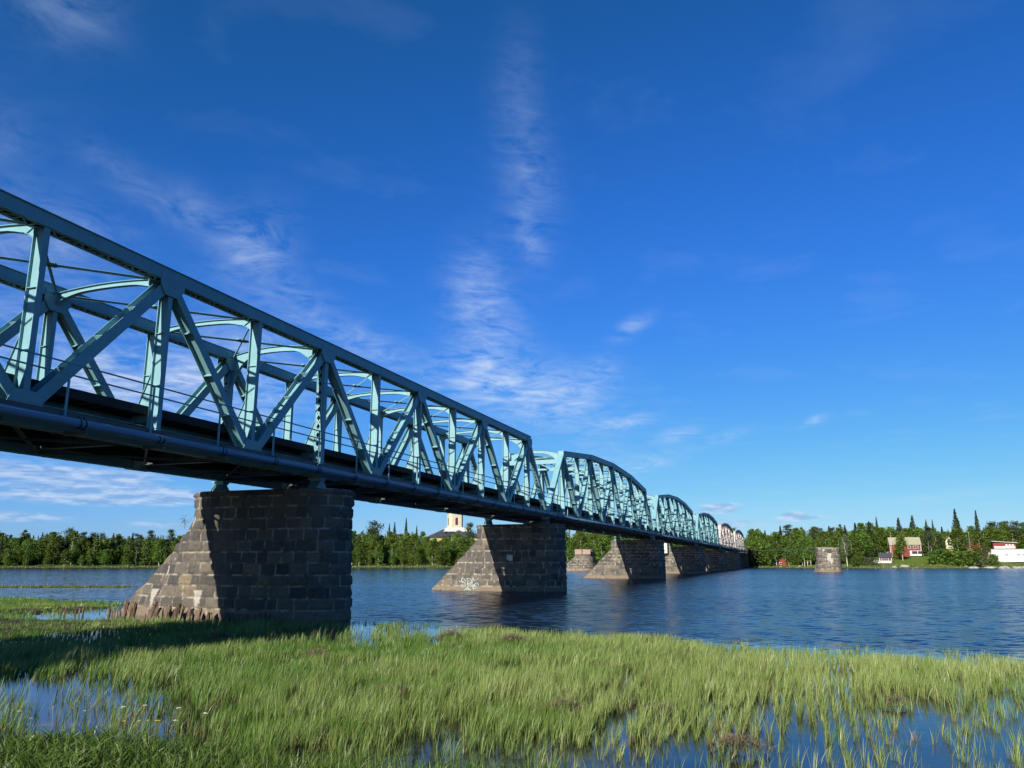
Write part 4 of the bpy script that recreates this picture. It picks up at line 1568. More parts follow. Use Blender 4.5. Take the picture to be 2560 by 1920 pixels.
SPEC = [  # column, distance, kind, variant, height, width, label
    (2200, 470, 'spruce', 1, 20, 0.9, 'single pointed spruce above the treetops left of the red house'),
    (2291, 455, 'spruce', 2, 20, 1.25, 'broad dark spruce directly behind the red two-storey house'),
    (2325, 450, 'spruce', 1, 17.5, 0.9, 'left one of two narrow spruces right of the red two-storey house'),
    (2341, 450, 'spruce', 1, 17.5, 0.8, 'right one of two narrow spruces right of the red two-storey house'),
    (2400, 452, 'spruce', 2, 22.5, 1.1, 'tallest spruce on the right bank, open crown'),
    (2453, 455, 'spruce', 0, 22.0, 0.9, 'tall slim spruce left of the white modern house'),
    (2257, 405, 'birch', 4, 12.0, 1.1, 'birch on the lawn right in front of the red two-storey house'),
    (2180, 418, 'birch', 2, 12.5, 1.3, 'full birch left of the red two-storey house'),
    (2205, 440, 'birch', 1, 13.5, 1.2, 'birch behind the small red pavilion'),
    (2330, 425, 'bare', 0, 11, 1.2, 'thin greyish half-bare birch right of the red two-storey house'),
    (2355, 412, 'spruce', 2, 11, 1.3, 'low full spruce in the shrubs between the red house and the white house'),
    (2400, 418, 'birch', 1, 14, 1.5, 'large round birch in front of the cream house'),
    (2452, 425, 'birch', 2, 13, 1.3, 'large birch hiding the left part of the white modern house'),
    (2463, 408, 'rusty', 0, 9.5, 0.95, 'reddish brown conifer in front of the white modern house'),
    (2010, 374, 'birch', 4, 13, 1.1, 'birch with a bare white trunk left of the old pier in the river'),
    (2018, 376, 'bare', 0, 13, 1.0, 'slim white-trunked birch, second in the group left of the old pier'),
    (2027, 373, 'birch', 4, 12, 1.0, 'white-trunked birch nearest the left side of the old pier'),
    (2117, 372, 'bare', 0, 13, 1.1, 'leaning white-trunked birch right of the old pier'),
    (2490, 480, 'pine', 0, 17, 1.3, 'broad pine behind the red upper floor of the white house'),
    (2520, 485, 'pine', 1, 17, 1.4, 'pine behind the white modern house, second from its left'),
    (2550, 480, 'pine', 0, 17, 1.3, 'pine behind the right end of the white modern house'),
    (2146, 366, 'bush', 0, 4.2, 1.2, 'round green bush on the shore lawn right of the old pier'),
    (2176, 368, 'bush', 1, 3.6, 1.5, 'grey-green willow bush left of the small red pavilion'),
    (2345, 385, 'bush', 0, 5.5, 1.5, 'green bush at the left end of the shoreline thicket'),
    (2368, 384, 'bush', 2, 6.5, 1.5, 'high green bush in the shoreline thicket'),
    (2392, 386, 'bush', 0, 5.0, 1.6, 'broad green bush in the middle of the shoreline thicket'),
    (2418, 388, 'bush', 2, 6.0, 1.5, 'green bush right of the middle of the shoreline thicket'),
    (2440, 390, 'bush', 1, 4.2, 1.5, 'pale bush at the right end of the shoreline thicket'),
    (2482, 402, 'bush', 0, 4.8, 1.0, 'dark bush beside the reddish conifer by the white house'),
    (1880, 378, 'bush', 0, 8.5, 1.3, 'large bright bush beside the ivy-covered bridge end'),
    (1900, 380, 'bush', 2, 9.5, 1.2, 'tall bright bush right of the one beside the bridge end'),
    (1925, 392, 'birch', 2, 12.5, 1.4, 'dense birch just left of the small red boathouse'),
    (1965, 398, 'birch', 0, 12.5, 1.3, 'birch directly behind the small red boathouse'),
    (1945, 402, 'birch', 2, 13.5, 1.6, 'broad birch filling the gap behind the white shed'),
    (1990, 384, 'bush', 0, 5.5, 1.3, 'leafy bush right of the small red boathouse'),
    (2062, 386, 'bush', 2, 6.5, 1.5, 'tall leafy bush behind the old pier in the river'),
    (2098, 388, 'bush', 0, 6.0, 1.4, 'leafy bush just right of the old pier in the river'),
    (2130, 388, 'birch', 2, 12.0, 1.6, 'round birch right of the leaning white-trunked birch'),
    (2158, 392, 'birch', 4, 13.0, 1.6, 'dense birch above the round shore bush'),
    (2245, 410, 'bush', 2, 4.2, 1.0, 'bush at the left corner of the red two-storey house'),
    (2232, 470, 'birch', 1, 12.5, 1.4, 'birch behind the flagpole and the red house')]
for (px, d, kind, k, h, ws, lab) in SPEC:
    x, y = polar(px, d)
    nm = {'birch': 'birch_tree', 'bare': 'birch_tree', 'spruce': 'spruce_tree', 'pine': 'pine_tree', 'bush': 'bush', 'rusty': 'conifer_tree'}[kind]
    tree(kind, k, x, y, h, nm, lab, None, ws)


def woodland():
    r = np.random.default_rng(77)
    Vs, Fs, Ts = [], [], []
    nb = 0
    for k in range(760):
        px = r.uniform(-250, 2900)
        a = az_px(px)
        right = px > 1850
        d = sh(px) + r.uniform(*((110, 190) if right else (36, 105)))
        x, y = d * math.cos(a), d * math.sin(a)
        if 1040 < px < 1260 and d > 405:
            continue
        z = float(ground_z(np.array([x]), np.array([y]))[0])
        h = r.uniform(9.5, 12.6) * (1.15 if px > 500 else 1.0) * (1.2 if 1380 < px < 1850 else 1.0) * (0.92 if right else 1)
        if r.random() < 0.35:
            V, F, T = crown_spruce(h * 1.12, 2.4, 1, 1000 + k, 330, 0.62)
        else:
            V, F, T = crown_birch(h, 3.4, 1.0, 1000 + k, 420, 0.58)
        V = V + np.array([x, y, z])
        Vs.append(V)
        Fs.append(F + nb)
        Ts.append(T)
        nb += len(V)
    me = np_mesh('woodland', np.concatenate(Vs), np.concatenate(Fs), M_wood, {'tone': ('FLOAT', np.concatenate(Ts))})
    struct('woodland', me, 'stuff', 'continuous mixed forest filling the far banks behind the front rows of trees')


woodland()

# ivy / dark vegetation on the far bridge end
V, F, T = crown_birch(7.5, 4.2, 0, 555, 4200, 0.35)
V = V * np.array([1.5, 0.9, 1.0])
iv = thing('ivy_mound', 'dark leafy mound covering the bank at the far end of the bridge', 'shrubbery', (374.5, 18.6, 0.0), me=np_mesh('ivy_mound', V, F, M_spruce, {'tone': ('FLOAT', T)}))


# ------------------------------------------------------------------ church
def at(px, d, z=None):
    x, y = polar(px, d)
    return (x, y, float(ground_z(np.array([x]), np.array([y]))[0]) if z is None else z)


def arch_poly(w_, z0, z1, n=8):
    r_ = w_ / 2
    return [(-r_, z0), (r_, z0)] + [(r_ * math.cos(math.pi * k / n), z1 - r_ + r_ * math.sin(math.pi * k / n)) for k in range(n + 1)]


def church():
    x, y, _ = at(1136, 470)
    a = az_px(1136)
    ch = thing('church', 'yellow church with dark slate roof and square cream bell tower above the far trees', 'church', (x, y, 3.0), a + R(14))
    # local -x faces the viewer
    body = MB()
    body.box(-9, 9, -15, 15, 0, 13.2)
    body.box(-13, -9, -6.5, 6.5, 0, 13.2)
    link('wall', body.mesh('wall', M_yellow), ch)
    roof = MB()
    # hipped main roof
    b = roof.pts([(-9.8, -15.8, 13.0), (9.8, -15.8, 13.0), (9.8, 15.8, 13.0), (-9.8, 15.8, 13.0), (0, -7, 17.6), (0, 7, 17.6)])
    for f in ((0, 1, 4), (1, 2, 5, 4), (2, 3, 5), (3, 0, 4, 5), (3, 2, 1, 0)):
        roof.face([b + i for i in f])
    b = roof.pts([(-13.6, -7.2, 13.1), (-13.6, 7.2, 13.1), (0, 7.2, 13.1), (0, -7.2, 13.1), (-10.5, 0, 16.9), (0, 0, 16.9)])
    for f in ((0, 1, 4), (1, 2, 5, 4), (3, 0, 4, 5), (2, 3, 5), (3, 2, 1, 0)):
        roof.face([b + i for i in f])
    link('roof', roof.mesh('roof', M_slate), ch)
    st = MB()
    st.box(-5.6, 5.6, -5.6, 5.6, 13.3, 17.6)
    b = st.pts([(-7.4, -7.4, 16.2), (7.4, -7.4, 16.2), (7.4, 7.4, 16.2), (-7.4, 7.4, 16.2), (-4.3, -4.3, 18.7), (4.3, -4.3, 18.7), (4.3, 4.3, 18.7), (-4.3, 4.3, 18.7)])
    for i in range(4):
        j = (i + 1) % 4
        st.face([b + i, b + j, b + 4 + j, b + 4 + i])
    st.face([b + 3, b + 2, b + 1, b])
    st.face([b + 4, b + 5, b + 6, b + 7])
    link('tower_base', st.mesh('tower_base', M_white), ch)
    tw = MB()
    h = 3.9
    c = 1.0
    tw.prism([(-h, -h + c), (-h + c, -h), (h - c, -h), (h, -h + c), (h, h - c), (h - c, h), (-h + c, h), (-h, h - c)], 2, 18.7, 26.9)
    tower = link('tower', tw.mesh('tower', M_cream), ch)
    cn = MB()
    cn.prism([(-h - .4, -h + c - .2), (-h + c - .2, -h - .4), (h - c + .2, -h - .4), (h + .4, -h + c - .2), (h + .4, h - c + .2), (h - c + .2, h + .4), (-h + c - .2, h + .4), (-h - .4, h - c + .2)], 2, 26.9, 27.5)
    cn.prism([(-h - .2, -h + c - .2), (-h + c - .2, -h - .2), (h - c + .2, -h - .2), (h + .2, -h + c - .2), (h + .2, h - c + .2), (h - c + .2, h + .2), (-h + c - .2, h + .2), (-h - .2, h - c + .2)], 2, 18.72, 19.1)
    link('cornice', cn.mesh('cornice', M_cream), tower)
    for k in range(4):
        l = MB().prism(arch_poly(1.5, 20.0, 24.2), 0, -h - 0.05, -h + 0.1).mesh('belfry_opening', M_louvre)
        o = link('belfry_opening', l, tower)
        o.rotation_euler = (0, 0, k * math.pi / 2)
    cap = MB()
    b = cap.pts([(-h, -h, 27.5), (h, -h, 27.5), (h, h, 27.5), (-h, h, 27.5), (0, 0, 28.6)])
    for i in range(4):
        cap.face([b + i, b + (i + 1) % 4, b + 4])
    link('tower_roof', cap.mesh('tower_roof', M_slate), tower)
    for yy in (-3.2, 0, 3.2):
        wnd = MB().prism([(p[0] + yy, p[1]) for p in arch_poly(1.5, 5.5, 10.5)], 0, -13.05, -12.9).mesh('window', M_glass)
        link('window', wnd, ch)


church()


# ------------------------------------------------------------------ houses on the right bank
def house(label, px, d, w_, dp, hw, hr, wall, roof, rot=0.0, z=None, windows=(), gable='side', trim=None, name='house', overhang=0.35):
    """w_ along the front (local y), dp deep (local x, front at -x)"""
    x, y, zz = at(px, d, z)
    a = az_px(px)
    o = thing(name, label, 'house' if name == 'house' else name.replace('_', ' '), (x, y, zz - 0.3), a + R(rot))
    wl = MB().box(-dp / 2, dp / 2, -w_ / 2, w_ / 2, 0, hw)
    if gable == 'front':
        wl.prism([(-w_ / 2, hw), (w_ / 2, hw), (0, hw + hr - 0.1)], 0, -dp / 2, dp / 2)
    else:
        wl.prism([(-dp / 2, hw), (dp / 2, hw), (0, hw + hr - 0.1)], 1, -w_ / 2, w_ / 2)
    link('wall', wl.mesh('wall', wall), o)
    rf = MB()
    ov = overhang
    if gable == 'front':
        for s in (-1, 1):
            p, q = Vector((0, 0, hw + hr)), Vector((0, s * (w_ / 2 + ov), hw - ov * hr / (w_ / 2)))
            dd = (q - p).normalized()
            rf.obox(p, q, (1, 0, 0), dd.cross(Vector((1, 0, 0))), dp / 2 + ov, 0.09)
    else:
        for s in (-1, 1):
            p, q = Vector((0, 0, hw + hr)), Vector((s * (dp / 2 + ov), 0, hw - ov * hr / (dp / 2)))
            dd = (q - p).normalized()
            rf.obox(p, q, (0, 1, 0), dd.cross(Vector((0, 1, 0))), w_ / 2 + ov, 0.09)
    link('roof', rf.mesh('roof', roof), o)
    for (cy, cz, ww, wh) in windows:
        fr = link('window', MB().box(-dp / 2 - 0.06, -dp / 2 - 0.005, cy - ww / 2 - 0.1, cy + ww / 2 + 0.1, cz - wh / 2 - 0.1, cz + wh / 2 + 0.1).mesh('window', M_white), o)
        gm = MB()
        nn = max(1, int(round(ww / 0.8)))
        for k in range(nn):
            a0 = cy - ww / 2 + ww * k / nn + 0.05
            gm.box(-dp / 2 - 0.075, -dp / 2 - 0.062, a0, a0 + ww / nn - 0.1, cz - wh / 2, cz + wh / 2)
        link('pane', gm.mesh('pane', M_glass), fr)
    if trim:
        tb = MB()
        for s in (-1, 1):
            tb.box(-dp / 2 - 0.03, -dp / 2 + 0.15, s * w_ / 2 - 0.12, s * w_ / 2 + 0.12, 0, hw)
        link('corner_board', tb.mesh('corner_board', trim), o)
    return o


hr_ = house('red two-storey wooden house with pale tiled roof and white windows, behind a birch', 2264, 430, 13.0, 8.5, 5.7, 3.3, M_redwood, M_tile, 6, None,
            ((-4.3, 4.4, 2.0, 1.1), (-1.6, 4.4, 1.1, 1.1), (3.8, 2.0, 1.8, 1.2)), trim=M_white)
link('porch', MB().box(-6.6, -4.3, -6.3, -1.4, 0.4, 2.8).mesh('porch', M_white), hr_)
link('veranda_glass', MB().box(-6.66, -6.61, -6.6, -4.8, 1.3, 2.6).box(-6.66, -6.61, -4.5, -2.3, 1.3, 2.6).mesh('veranda_glass', M_glass), hr_)
link('chimney', MB().box(-0.4, 0.4, -0.5, 0.5, 9.0, 10.3).mesh('chimney', M_redwood), hr_)
house('small red boathouse with white trim and dark roof near the far bridge end', 1956, 388, 5.2, 4.5, 1.9, 1.5, M_redwood, M_slate, 0, None, ((0.9, 1.1, 0.8, 0.7),), 'front', M_white, name='boathouse')
o = house('low white shed joined to the left side of the small red boathouse', 1944, 390, 4.0, 3.5, 1.6, 1.3, M_white, M_slate, 0, None, (), 'side', None, name='shed')
pv = house('small red garden pavilion with dark roof on the shore lawn left of the red house', 2214, 388, 4.6, 4.2, 2.6, 1.7, M_redwood, M_slate, 0, None, ((0.2, 1.6, 2.4, 1.2),), 'side', M_white, name='pavilion')
link('terrace', MB().box(-4.0, -2.15, -2.0, 5.2, 0, 1.0).mesh('terrace', M_white), pv)
house('cream wooden house with dark roof, mostly hidden behind birches', 2378, 446, 3.4, 6, 5.4, 2.2, M_cream, M_slate, 0, 7.4, ((0, 3.6, 1.4, 1.0),), 'front', M_redwood)
house('dark-roofed house standing high in the trees behind the red house', 2218, 472, 6, 7, 8.5, 3.2, M_white, M_slate, -20, 6.4, ((0, 6.5, 1.6, 1.0),), 'side')
house('red cottage with steep dark gabled roof left of the white modern house', 2433, 452, 6.4, 7, 2.9, 3.6, M_redwood, M_slate, 14, 6.9, ((1.6, 1.5, 1.0, 1.0),), 'front', M_white)
# modern house
x, y, z = at(2522, 432)
mh = thing('house', 'long white modern house with flat roof and small red upper floor at the far right', 'house', (x, y, 3.6), az_px(2522) + R(8))
link('wall', MB().box(-4, 6, -8.4, 7.0, -1.0, 4.6).box(-2.4, 6, 7.0, 12.5, -1.0, 3.6).mesh('wall', M_white), mh)
link('roof', MB().box(-4.3, 6.3, -8.7, 7.2, 4.6, 4.8).box(-3.4, 6.3, 7.2, 15.5, 3.6, 3.85).mesh('roof', M_slate), mh)
up = link('upper_floor', MB().box(-1.5, 5, -3.2, 5.6, 4.8, 7.3).mesh('upper_floor', M_redwood), mh)
link('upper_roof', MB().obox((1.6, -3.9, 7.35), (1.6, 6.2, 8.1), (1, 0, 0), (0, 0, 1), 3.9, 0.1).mesh('upper_roof', M_white), mh)
link('white_panel', MB().box(-1.6, -1.5, -2.9, 5.3, 4.85, 5.9).mesh('white_panel', M_white), mh)
for cy in (-2.0, -0.8, 0.4):
    link('window', MB().box(-1.66, -1.6, cy - 0.4, cy + 0.4, 5.2, 6.7).mesh('window', M_white), mh)
for cy in (-5.5, -3.4, 1.2):
    link('window', MB().box(-4.06, -4.0, cy - 0.7, cy + 0.7, 1.9, 2.2).mesh('window', M_glass), mh)
link('door', MB().box(-4.06, -4.0, 4.6, 6.2, -0.6, 1.7).mesh('door', M_slate), mh)
# flagpole
for px, d, lab in ((2232, 418, 'white flagpole in front of the left end of the red two-storey house'), (2429, 446, 'white flagpole left of the red cottage gable')):
    x, y, z = at(px, d)
    fp = thing('flagpole', lab, 'flagpole', (x, y, z), group='flagpoles on the right bank')
    link('pole', MB().tube([(0, 0, 0), (0, 0, 11)], [0.09, 0.04], 8).mesh('pole', M_white), fp)
    link('finial', MB().tube([(0, 0, 11), (0, 0, 11.1), (0, 0, 11.25), (0, 0, 11.35)], [0.03, 0.12, 0.12, 0.03], 8).mesh('finial', M_white), fp)


def rock_mesh(seed):
    r = np.random.default_rng(seed)
    import bmesh
    bm = bmesh.new()
    bmesh.ops.create_icosphere(bm, subdivisions=2, radius=1.0)
    for v in bm.verts:
        n = vnoise(np.array([[v.co.x * 1.6 + seed, v.co.y * 1.6, v.co.z * 1.6]]), seed)[0]
        v.co *= 0.7 + 0.6 * n
        v.co.z *= 0.6
    me = bpy.data.meshes.new('boulder')
    bm.to_mesh(me)
    bm.free()
    me.materials.append(M_rock)
    return me


RK = [rock_mesh(k) for k in range(4)]
for k in range(34):
    px = rt.uniform(2405, 2590) if k > 5 else rt.choice((1950, 2000, 2120, 2238, 2262, 2145)) + rt.uniform(-4, 4)
    d = sh(px) + (rt.uniform(0.2, 2.2) if k > 5 else rt.uniform(3, 9))
    x, y, z = at(px, d)
    o = thing('boulder', 'pale boulder at the water edge below the white house' if k > 5 else 'single pale boulder on the right bank shore lawn', 'boulder',
              (x, y, z + 0.05), rt.uniform(0, 6), 'boulders below the white house' if k > 5 else 'boulders on the shore lawn', RK[k % 4])
    s = rt.uniform(0.5, 1.3)
    o.scale = (s, s * 1.3, s)


# ------------------------------------------------------------------ sedge marsh
def blades(X, Y, Z0, H, Wd, lean, C, nseg=3, seed=0, curl=0.35, dirn=None):
    """numpy grass: tapered ribbons with nseg quads; C (n,3) tip colour"""
    n = len(X)
    r = np.random.default_rng(seed)
    a = r.uniform(0, 2 * np.pi, n) if dirn is None else dirn           # bend direction
    ax = np.cos(a) * lean + 0.10 + 0.0 * a
    ay = np.sin(a) * lean - 0.10
    fa = r.uniform(0, np.pi, n)              # ribbon facing
    fx, fy = np.cos(fa), np.sin(fa)
    V = np.zeros((n, (nseg + 1) * 2, 3))
    col_ = np.zeros((n, (nseg + 1) * 2, 4))
    base = np.array([0.026, 0.022, 0.008])  # brown blade foot, darkened as painted-in shade between the tufts
    for s in range(nseg + 1):
        f = s / nseg
        bx = X + ax * H * (f ** 2)
        by = Y + ay * H * (f ** 2)
        bz = Z0 + H * f * (1 - curl * np.hypot(ax, ay) * f * f)
        wd = Wd * (1 - 0.94 * f ** 1.6) * 0.5
        for e, sg in ((0, -1), (1, 1)):
            V[:, 2 * s + e, 0] = bx + sg * wd * fx
            V[:, 2 * s + e, 1] = by + sg * wd * fy
            V[:, 2 * s + e, 2] = bz
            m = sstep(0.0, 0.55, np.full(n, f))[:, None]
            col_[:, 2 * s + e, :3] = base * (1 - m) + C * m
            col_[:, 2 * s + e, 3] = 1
    k = (nseg + 1) * 2
    b = (np.arange(n) * k)[:, None, None]
    q = np.array([[2 * s, 2 * s + 1, 2 * s + 3, 2 * s + 2] for s in range(nseg)])[None]
    F = (b + q).reshape(-1, 4)
    return V.reshape(-1, 3), F, col_.reshape(-1, 4)


def in_view(x, y, margin=5.0):
    a = np.degrees(np.arctan2(y, x))
    return (a > -14 - margin) & (a < 52 + margin) & (x > 0)


def scatter(n, rmin, rmax, amin=-19.0, amax=57.0, seed=0):
    r = np.random.default_rng(seed)
    rr = np.sqrt(r.uniform(rmin ** 2, rmax ** 2, n))
    a = np.radians(r.uniform(amin, amax, n))
    return rr * np.cos(a), rr * np.sin(a), r


def marsh_grass():
    Vs, Fs, Cs = [], [], []
    nb = 0
    bands = [(10.0, 14.0, 900, 0.0088, 4), (14, 20, 640, 0.0105, 3), (20, 30, 400, 0.0145, 3), (30, 48, 170, 0.025, 2), (48, 76, 38, 0.050, 2)]
    for bi, (r0, r1, dens, wd, ns) in enumerate(bands):
        area = math.radians(76) / 2 * (r1 ** 2 - r0 ** 2)
        n = int(area * dens)
        x, y, r = scatter(n, r0, r1, seed=500 + bi)
        # clump: pull blades toward tuft centres
        cs = 0.21
        gx, gy = np.round(x / cs), np.round(y / cs)
        jx = vnoise(np.c_[gx * 7.3, gy * 3.1], 31) - 0.5
        jy = vnoise(np.c_[gx * 2.9, gy * 8.7], 32) - 0.5
        pull = 0.66
        tx0, ty0 = (gx + jx * 0.8) * cs, (gy + jy * 0.8) * cs
        x = x * (1 - pull) + (gx + jx * 0.8) * cs * pull
        y = y * (1 - pull) + (gy + jy * 0.8) * cs * pull
        fan = np.arctan2(y - ty0, x - tx0)
        m = marsh(x, y)
        # keep the pier footprint free
        inp = (np.abs(x - 34.34) < 2.0) & (y > 20.0) & (y < 34)
        tuft = vnoise(np.c_[x * 2.6, y * 2.6], 51) * 0.55 + vnoise(np.c_[x * 6.0, y * 6.0], 52) * 0.25 + r.random(n) * 0.2
        wetl = sstep(-0.2, 0.6, np.hypot(x, y) - bank_r(x, y)) * (x < np.interp(y, [-60, 0, 13, 40, 80], [25, 27, 31, 40, 50]))
        keep = (((tuft < 0.22 + 0.52 * m) & (m > 0.03)) | ((tuft < 0.385) & (wetl > 0.5))) & (r.random(n) < 0.35 + 0.65 * m) & (~inp)
        x, y, m, fan = x[keep], y[keep], m[keep], fan[keep]
        n = len(x)
        big = vnoise(np.c_[x * 0.22, y * 0.22], 41) * 0.6 + vnoise(np.c_[x * 0.7, y * 0.7], 42) * 0.4
        med = vnoise(np.c_[x * 1.9, y * 1.9], 43)
        H = (0.23 + 0.18 * big + 0.17 * med) * r.uniform(0.6, 1.2, n) * (0.72 + 0.28 * m)
        meadow = sstep(20, 28, y)
        H = H * (1 - 0.35 * meadow) * (1 - 0.28 * sstep(18, 27, np.hypot(x, y)))
        shag = vnoise(np.c_[x * 0.9 + 40, y * 0.9], 53)
        H = H * (0.78 + 0.45 * shag)
        tcol = np.clip(big * 1.35 - 0.28 + 0.30 * sstep(12, -2, y) + (med - 0.5) * 0.6 + r.normal(0, 0.24, n), 0, 1.25)[:, None]
        c1 = np.array([0.064, 0.155, 0.008])
        c2 = np.array([0.238, 0.305, 0.082])
        C = c1 * (1 - tcol) + c2 * tcol
        lush = (meadow * (vnoise(np.c_[x * 0.3, y * 0.3], 44)) > 0.42)[:, None]
        C = np.where(lush, C * np.array([0.62, 0.85, 0.55]), C)
        dead = r.random(n) < (0.05 + 0.30 * sstep(0.70, 0.85, vnoise(np.c_[x * 0.9, y * 0.9], 45)))
        C[dead] = np.array([0.25, 0.175, 0.085]) * r.uniform(0.7, 1.2, (dead.sum(), 1))
        H[dead] *= 0.75
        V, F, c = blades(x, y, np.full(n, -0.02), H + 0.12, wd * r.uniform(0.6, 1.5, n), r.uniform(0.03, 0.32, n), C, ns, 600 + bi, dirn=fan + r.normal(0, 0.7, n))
        Vs.append(V)
        Fs.append(F + nb)
        Cs.append(c)
        nb += len(V)
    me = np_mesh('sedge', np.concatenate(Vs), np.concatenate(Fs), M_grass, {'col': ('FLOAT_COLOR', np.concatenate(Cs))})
    struct('sedge', me, 'stuff', 'dense fresh green sedge standing in shallow water along the near shore')


marsh_grass()


def island_grass():
    r = np.random.default_rng(91)
    n = 26000
    y = r.uniform(66, 125, n)
    x = 66 - (y - 78) * 0.35 + r.uniform(-2.6, 2.6, n)
    keep = ground_z(x, y) > 0.02
    x, y = x[keep], y[keep]
    n = len(x)
    tc_ = r.uniform(0, 1, (n, 1))
    C = np.array([0.09, 0.12, 0.02]) * (1 - tc_) + np.array([0.15, 0.165, 0.04]) * tc_
    H = r.uniform(0.15, 0.38, n)
    tall = (r.random(n) < 0.01)
    H[tall] *= 2.6
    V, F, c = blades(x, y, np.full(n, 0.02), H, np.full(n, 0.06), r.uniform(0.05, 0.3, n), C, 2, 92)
    struct('island_grass', np_mesh('island_grass', V, F, M_grass, {'col': ('FLOAT_COLOR', c)}), 'stuff', 'low grass on the narrow islet in the river at the left')


island_grass()


def shore_grass():
    """rough grass along the far waterline and lawn"""
    r = np.random.default_rng(95)
    n = 60000
    px = r.uniform(-80, 2640, n)
    a = np.array([az_px(p) for p in np.linspace(-80, 2640, 200)])
    a = np.interp(px, np.linspace(-80, 2640, 200), a)
    d = shore_r(np.degrees(a)) + r.uniform(0.0, 1.0, n) ** 1.5 * 30 + 0.2
    x, y = d * np.cos(a), d * np.sin(a)
    z = ground_z(x, y)
    tc_ = np.clip(vnoise(np.c_[x * 0.15, y * 0.15], 7)[:, None] + r.normal(0, 0.15, (n, 1)), 0, 1)
    C = np.array([0.11, 0.17, 0.018]) * (1 - tc_) + np.array([0.20, 0.25, 0.04]) * tc_
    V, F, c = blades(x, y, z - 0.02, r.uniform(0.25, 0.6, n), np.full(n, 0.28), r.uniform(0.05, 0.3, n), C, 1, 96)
    struct('shore_grass', np_mesh('shore_grass', V, F, M_grass, {'col': ('FLOAT_COLOR', c)}), 'stuff', 'rough bright grass on the far banks above the waterline')


shore_grass()


def bank_plants():
    """broad-leaved herbs on the bank in the lower left corner"""
    r = np.random.default_rng(97)
    n = 42000
    a = np.radians(r.uniform(-18, 62, n))
    d = r.uniform(9.5, 15.0, n)
    x, y = d * np.cos(a), d * np.sin(a)
    br = bank_r(x, y)
    keep = (d < br + 0.3) & (d > br - 3.4)
    x, y, d, a = x[keep], y[keep], d[keep], a[keep]
    n = len(x)
    z = ground_z(x, y)
    leafy = sstep(34, 44, np.degrees(a))
    tc_ = r.uniform(0, 1, (n, 1))
    C = np.array([0.045, 0.095, 0.012]) * (1 - tc_) + np.array([0.125, 0.185, 0.028]) * tc_
    V, F, c = blades(x, y, np.maximum(z, -0.05) - 0.03, r.uniform(0.18, 0.42, n), r.uniform(0.010, 0.018, n) + 0.022 * leafy * r.random(n), r.uniform(0.15, 0.5, n) + 0.3 * leafy, C, 4, 98)
    struct('bank_herbs', np_mesh('bank_herbs', V, F, M_grass, {'col': ('FLOAT_COLOR', c)}), 'stuff', 'leafy herbs and grass on the bank in the lower left corner')


bank_plants()


def flower_mesh(kind, seed):
    r = random.Random(seed)
    mb = MB()
    if kind == 'umbel':
        h = r.uniform(0.62, 0.85)
        mb.tube([(0, 0, 0), (0.02, 0.01, h * 0.5), (0.05, 0.0, h)], [0.006, 0.005, 0.003], 4)
        st = mb
        fl = MB()
        for k in range(34):
            a = r.uniform(0, 6.28)
            q = 0.075 * math.sqrt(r.random())
            x, y, z = 0.05 + q * math.cos(a), q * math.sin(a), h + 0.03 - q * q * 3
            s = r.uniform(0.006, 0.012)
            fl.box(x - s, x + s, y - s, y + s, z - 0.003, z + 0.003)
    else:
        h = r.uniform(0.35, 0.5)
        mb.tube([(0, 0, 0), (0.02, 0.0, h)], [0.003, 0.002], 4)
        st = mb
        fl = MB()
        for k in range(5):
            a = 6.28 * k / 5
            fl.obox((0.02, 0, h), (0.02 + 0.018 * math.cos(a), 0.018 * math.sin(a), h + 0.008), (-math.sin(a), math.cos(a), 0), (0, 0, 1), 0.008, 0.001)
    return st, fl


M_stem = simple('flower_stem', (0.10, 0.16, 0.03), 0.7)
M_petal = simple('white_petals', (0.48, 0.49, 0.45), 0.7, 0.05)
M_butter = simple('yellow_petals', (0.55, 0.40, 0.015), 0.6, 0.05)
FL = []
for k in range(3):
    s_, f_ = flower_mesh('umbel', k)
    FL.append((s_.mesh('stem', M_stem), f_.mesh('flower_head', M_petal)))
s_, f_ = flower_mesh('buttercup', 9)
FB = (s_.mesh('stem', M_stem), f_.mesh('petals', M_butter))
rf = random.Random(21)
spots = [(9.75, 8.85, 0), (9.9, 8.45, 0), (9.5, 9.0, 0), (9.7, 8.2, 0), (10.3, 11.8, 0), (9.95, 8.0, 0), (8.9, 10.9, 1), (8.75, 10.6, 1), (8.6, 10.45, 1), (9.0, 10.75, 1), (8.8, 10.9, 1), (8.5, 10.2, 1)]
for k, (x, y, kk) in enumerate(spots):
    z = float(ground_z(np.array([x]), np.array([y]))[0])
    lab = 'white umbel flower by the pool at the lower left' if kk == 0 else 'white umbel flower in the leafy lower left corner'
    o = thing('umbel_flower', lab, 'flower', (x, y, max(z, -0.05)), rf.uniform(0, 6), 'white umbels ' + ('by the pool' if kk == 0 else 'on the bank'))
    o.scale = (0.42, 0.42, 0.7)
    s_, f_ = FL[k % 3]
    link('stem', s_, o)
    link('flower_head', f_, o)
for k in range(7):
    x, y = 8.65 + rf.uniform(0, 0.5), 8.9 + rf.uniform(-1.1, 1.0)
    z = float(ground_z(np.array([x]), np.array([y]))[0])
    o = thing('buttercup', 'small yellow buttercup in the leafy lower left corner', 'flower', (x, y, z + 0.12), rf.uniform(0, 6), 'buttercups on the bank')
    link('stem', FB[0], o)
    link('petals', FB[1], o)


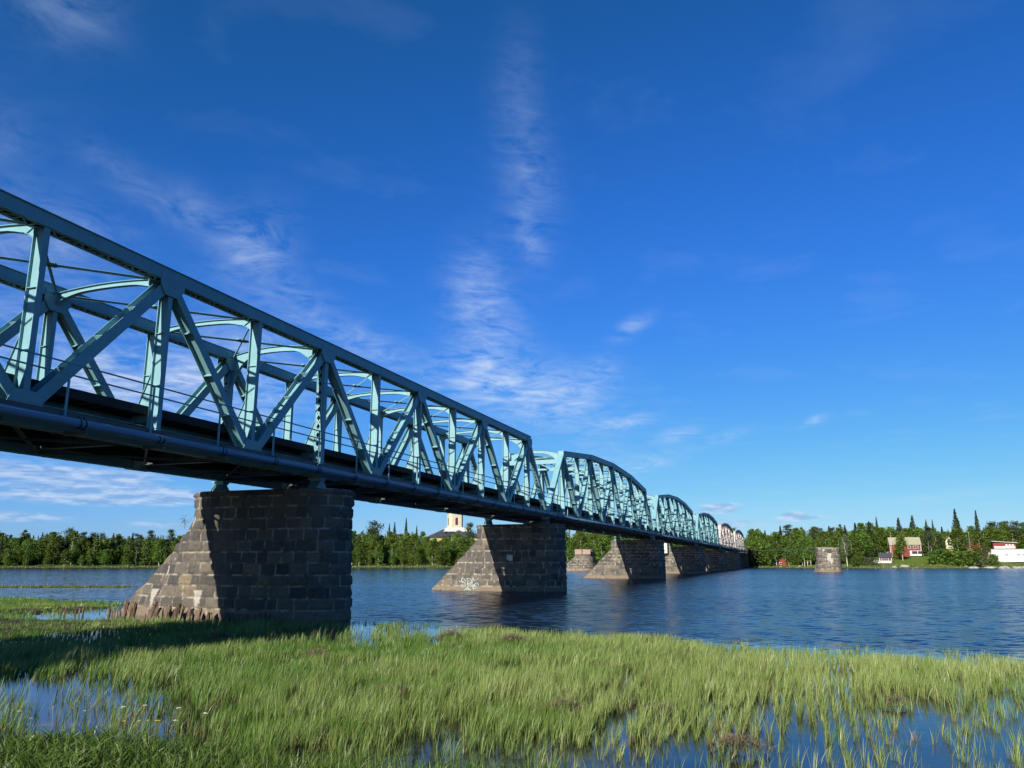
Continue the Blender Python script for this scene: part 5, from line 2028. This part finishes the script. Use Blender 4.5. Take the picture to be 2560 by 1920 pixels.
# heaps of dead reed
def straw_mesh(seed, rad=0.35, n=260):
    r = np.random.default_rng(seed)
    X = r.normal(0, rad * 0.5, n)
    Y = r.normal(0, rad * 0.6, n)
    hgt = 0.15 * np.exp(-(X ** 2 + Y ** 2) / (rad ** 2) * 1.2)
    C = np.array([0.33, 0.25, 0.145]) * r.uniform(0.5, 1.25, (n, 1))
    q_ = np.hypot(X, Y) / (rad * 1.1)
    X, Y = X / np.maximum(1, q_), Y / np.maximum(1, q_)
    V, F, c = blades(X, Y * 1.2, hgt, r.uniform(0.10, 0.26, n), np.full(n, 0.014), r.uniform(0.8, 1.8, n), C, 3, seed, 0.45)
    return np_mesh('dead_reed_heap', V, F, M_grass, {'col': ('FLOAT_COLOR', c)})


SH = [straw_mesh(700 + k) for k in range(3)]
heaps = [(23.6, 18.6, 1.3, 'rounded heap of dead reed in the sedge just out of the bridge shadow'),
         (20.2, 12.7, 1.1, 'upright tuft of pinkish dead reed left of the middle of the marsh'),
         (15.2, 7.8, 1.0, 'brown heap of dead reed in the centre foreground'),
         (14.6, 4.1, 1.0, 'dark brown dead tussock right of the centre foreground'),
         (14.9, 2.5, 0.9, 'low pale clump of dead reed between the dark channels right of centre'),
         (12.6, 1.0, 0.9, 'brown dead reed stump standing in the open pool at the lower right'),
         (26.5, 11.4, 1.3, 'flattened pinkish straw at the back of the marsh behind the pools'),
         (26.0, 9.0, 1.3, 'thin strip of straw near the river edge of the marsh'),
         (17.4, -1.5, 0.7, 'small straw clump in the sparse sedge at the right')]
for k, (x, y, s, lab) in enumerate(heaps):
    o = thing('dead_reed_heap', lab, 'reed heap', (x, y, 0.12), k * 1.3, 'heaps of dead reed in the marsh', SH[k % 3])
    o.scale = (s, s, s)

# little sapling on the cutwater slope
sp = MB()
sp.tube([(0, 0, 0), (0.02, 0.05, 0.25), (0.0, 0.08, 0.5)], [0.012, 0.008, 0.004], 5)
so_ = thing('sapling', 'tiny sapling growing on the cutwater slope of the nearest pier', 'plant', (px1 - 0.3, 29.45, 4.35))
link('stem', sp.mesh('stem', M_bark), so_)
V, F, T = leaf_cloud(np.random.default_rng(3).normal(size=(60, 3)) * np.array([0.09, 0.10, 0.13]) + np.array([0, 0.07, 0.42]), np.full(60, 0.035), seed=4)
link('leaves', np_mesh('leaves', V, F, M_birch, {'tone': ('FLOAT', T)}), so_)

number_groups()

# ------------------------------------------------------------------ render settings
scene.render.engine = 'CYCLES'
scene.cycles.max_bounces = 6
scene.cycles.transparent_max_bounces = 6
scene.cycles.glossy_bounces = 3
scene.cycles.diffuse_bounces = 3
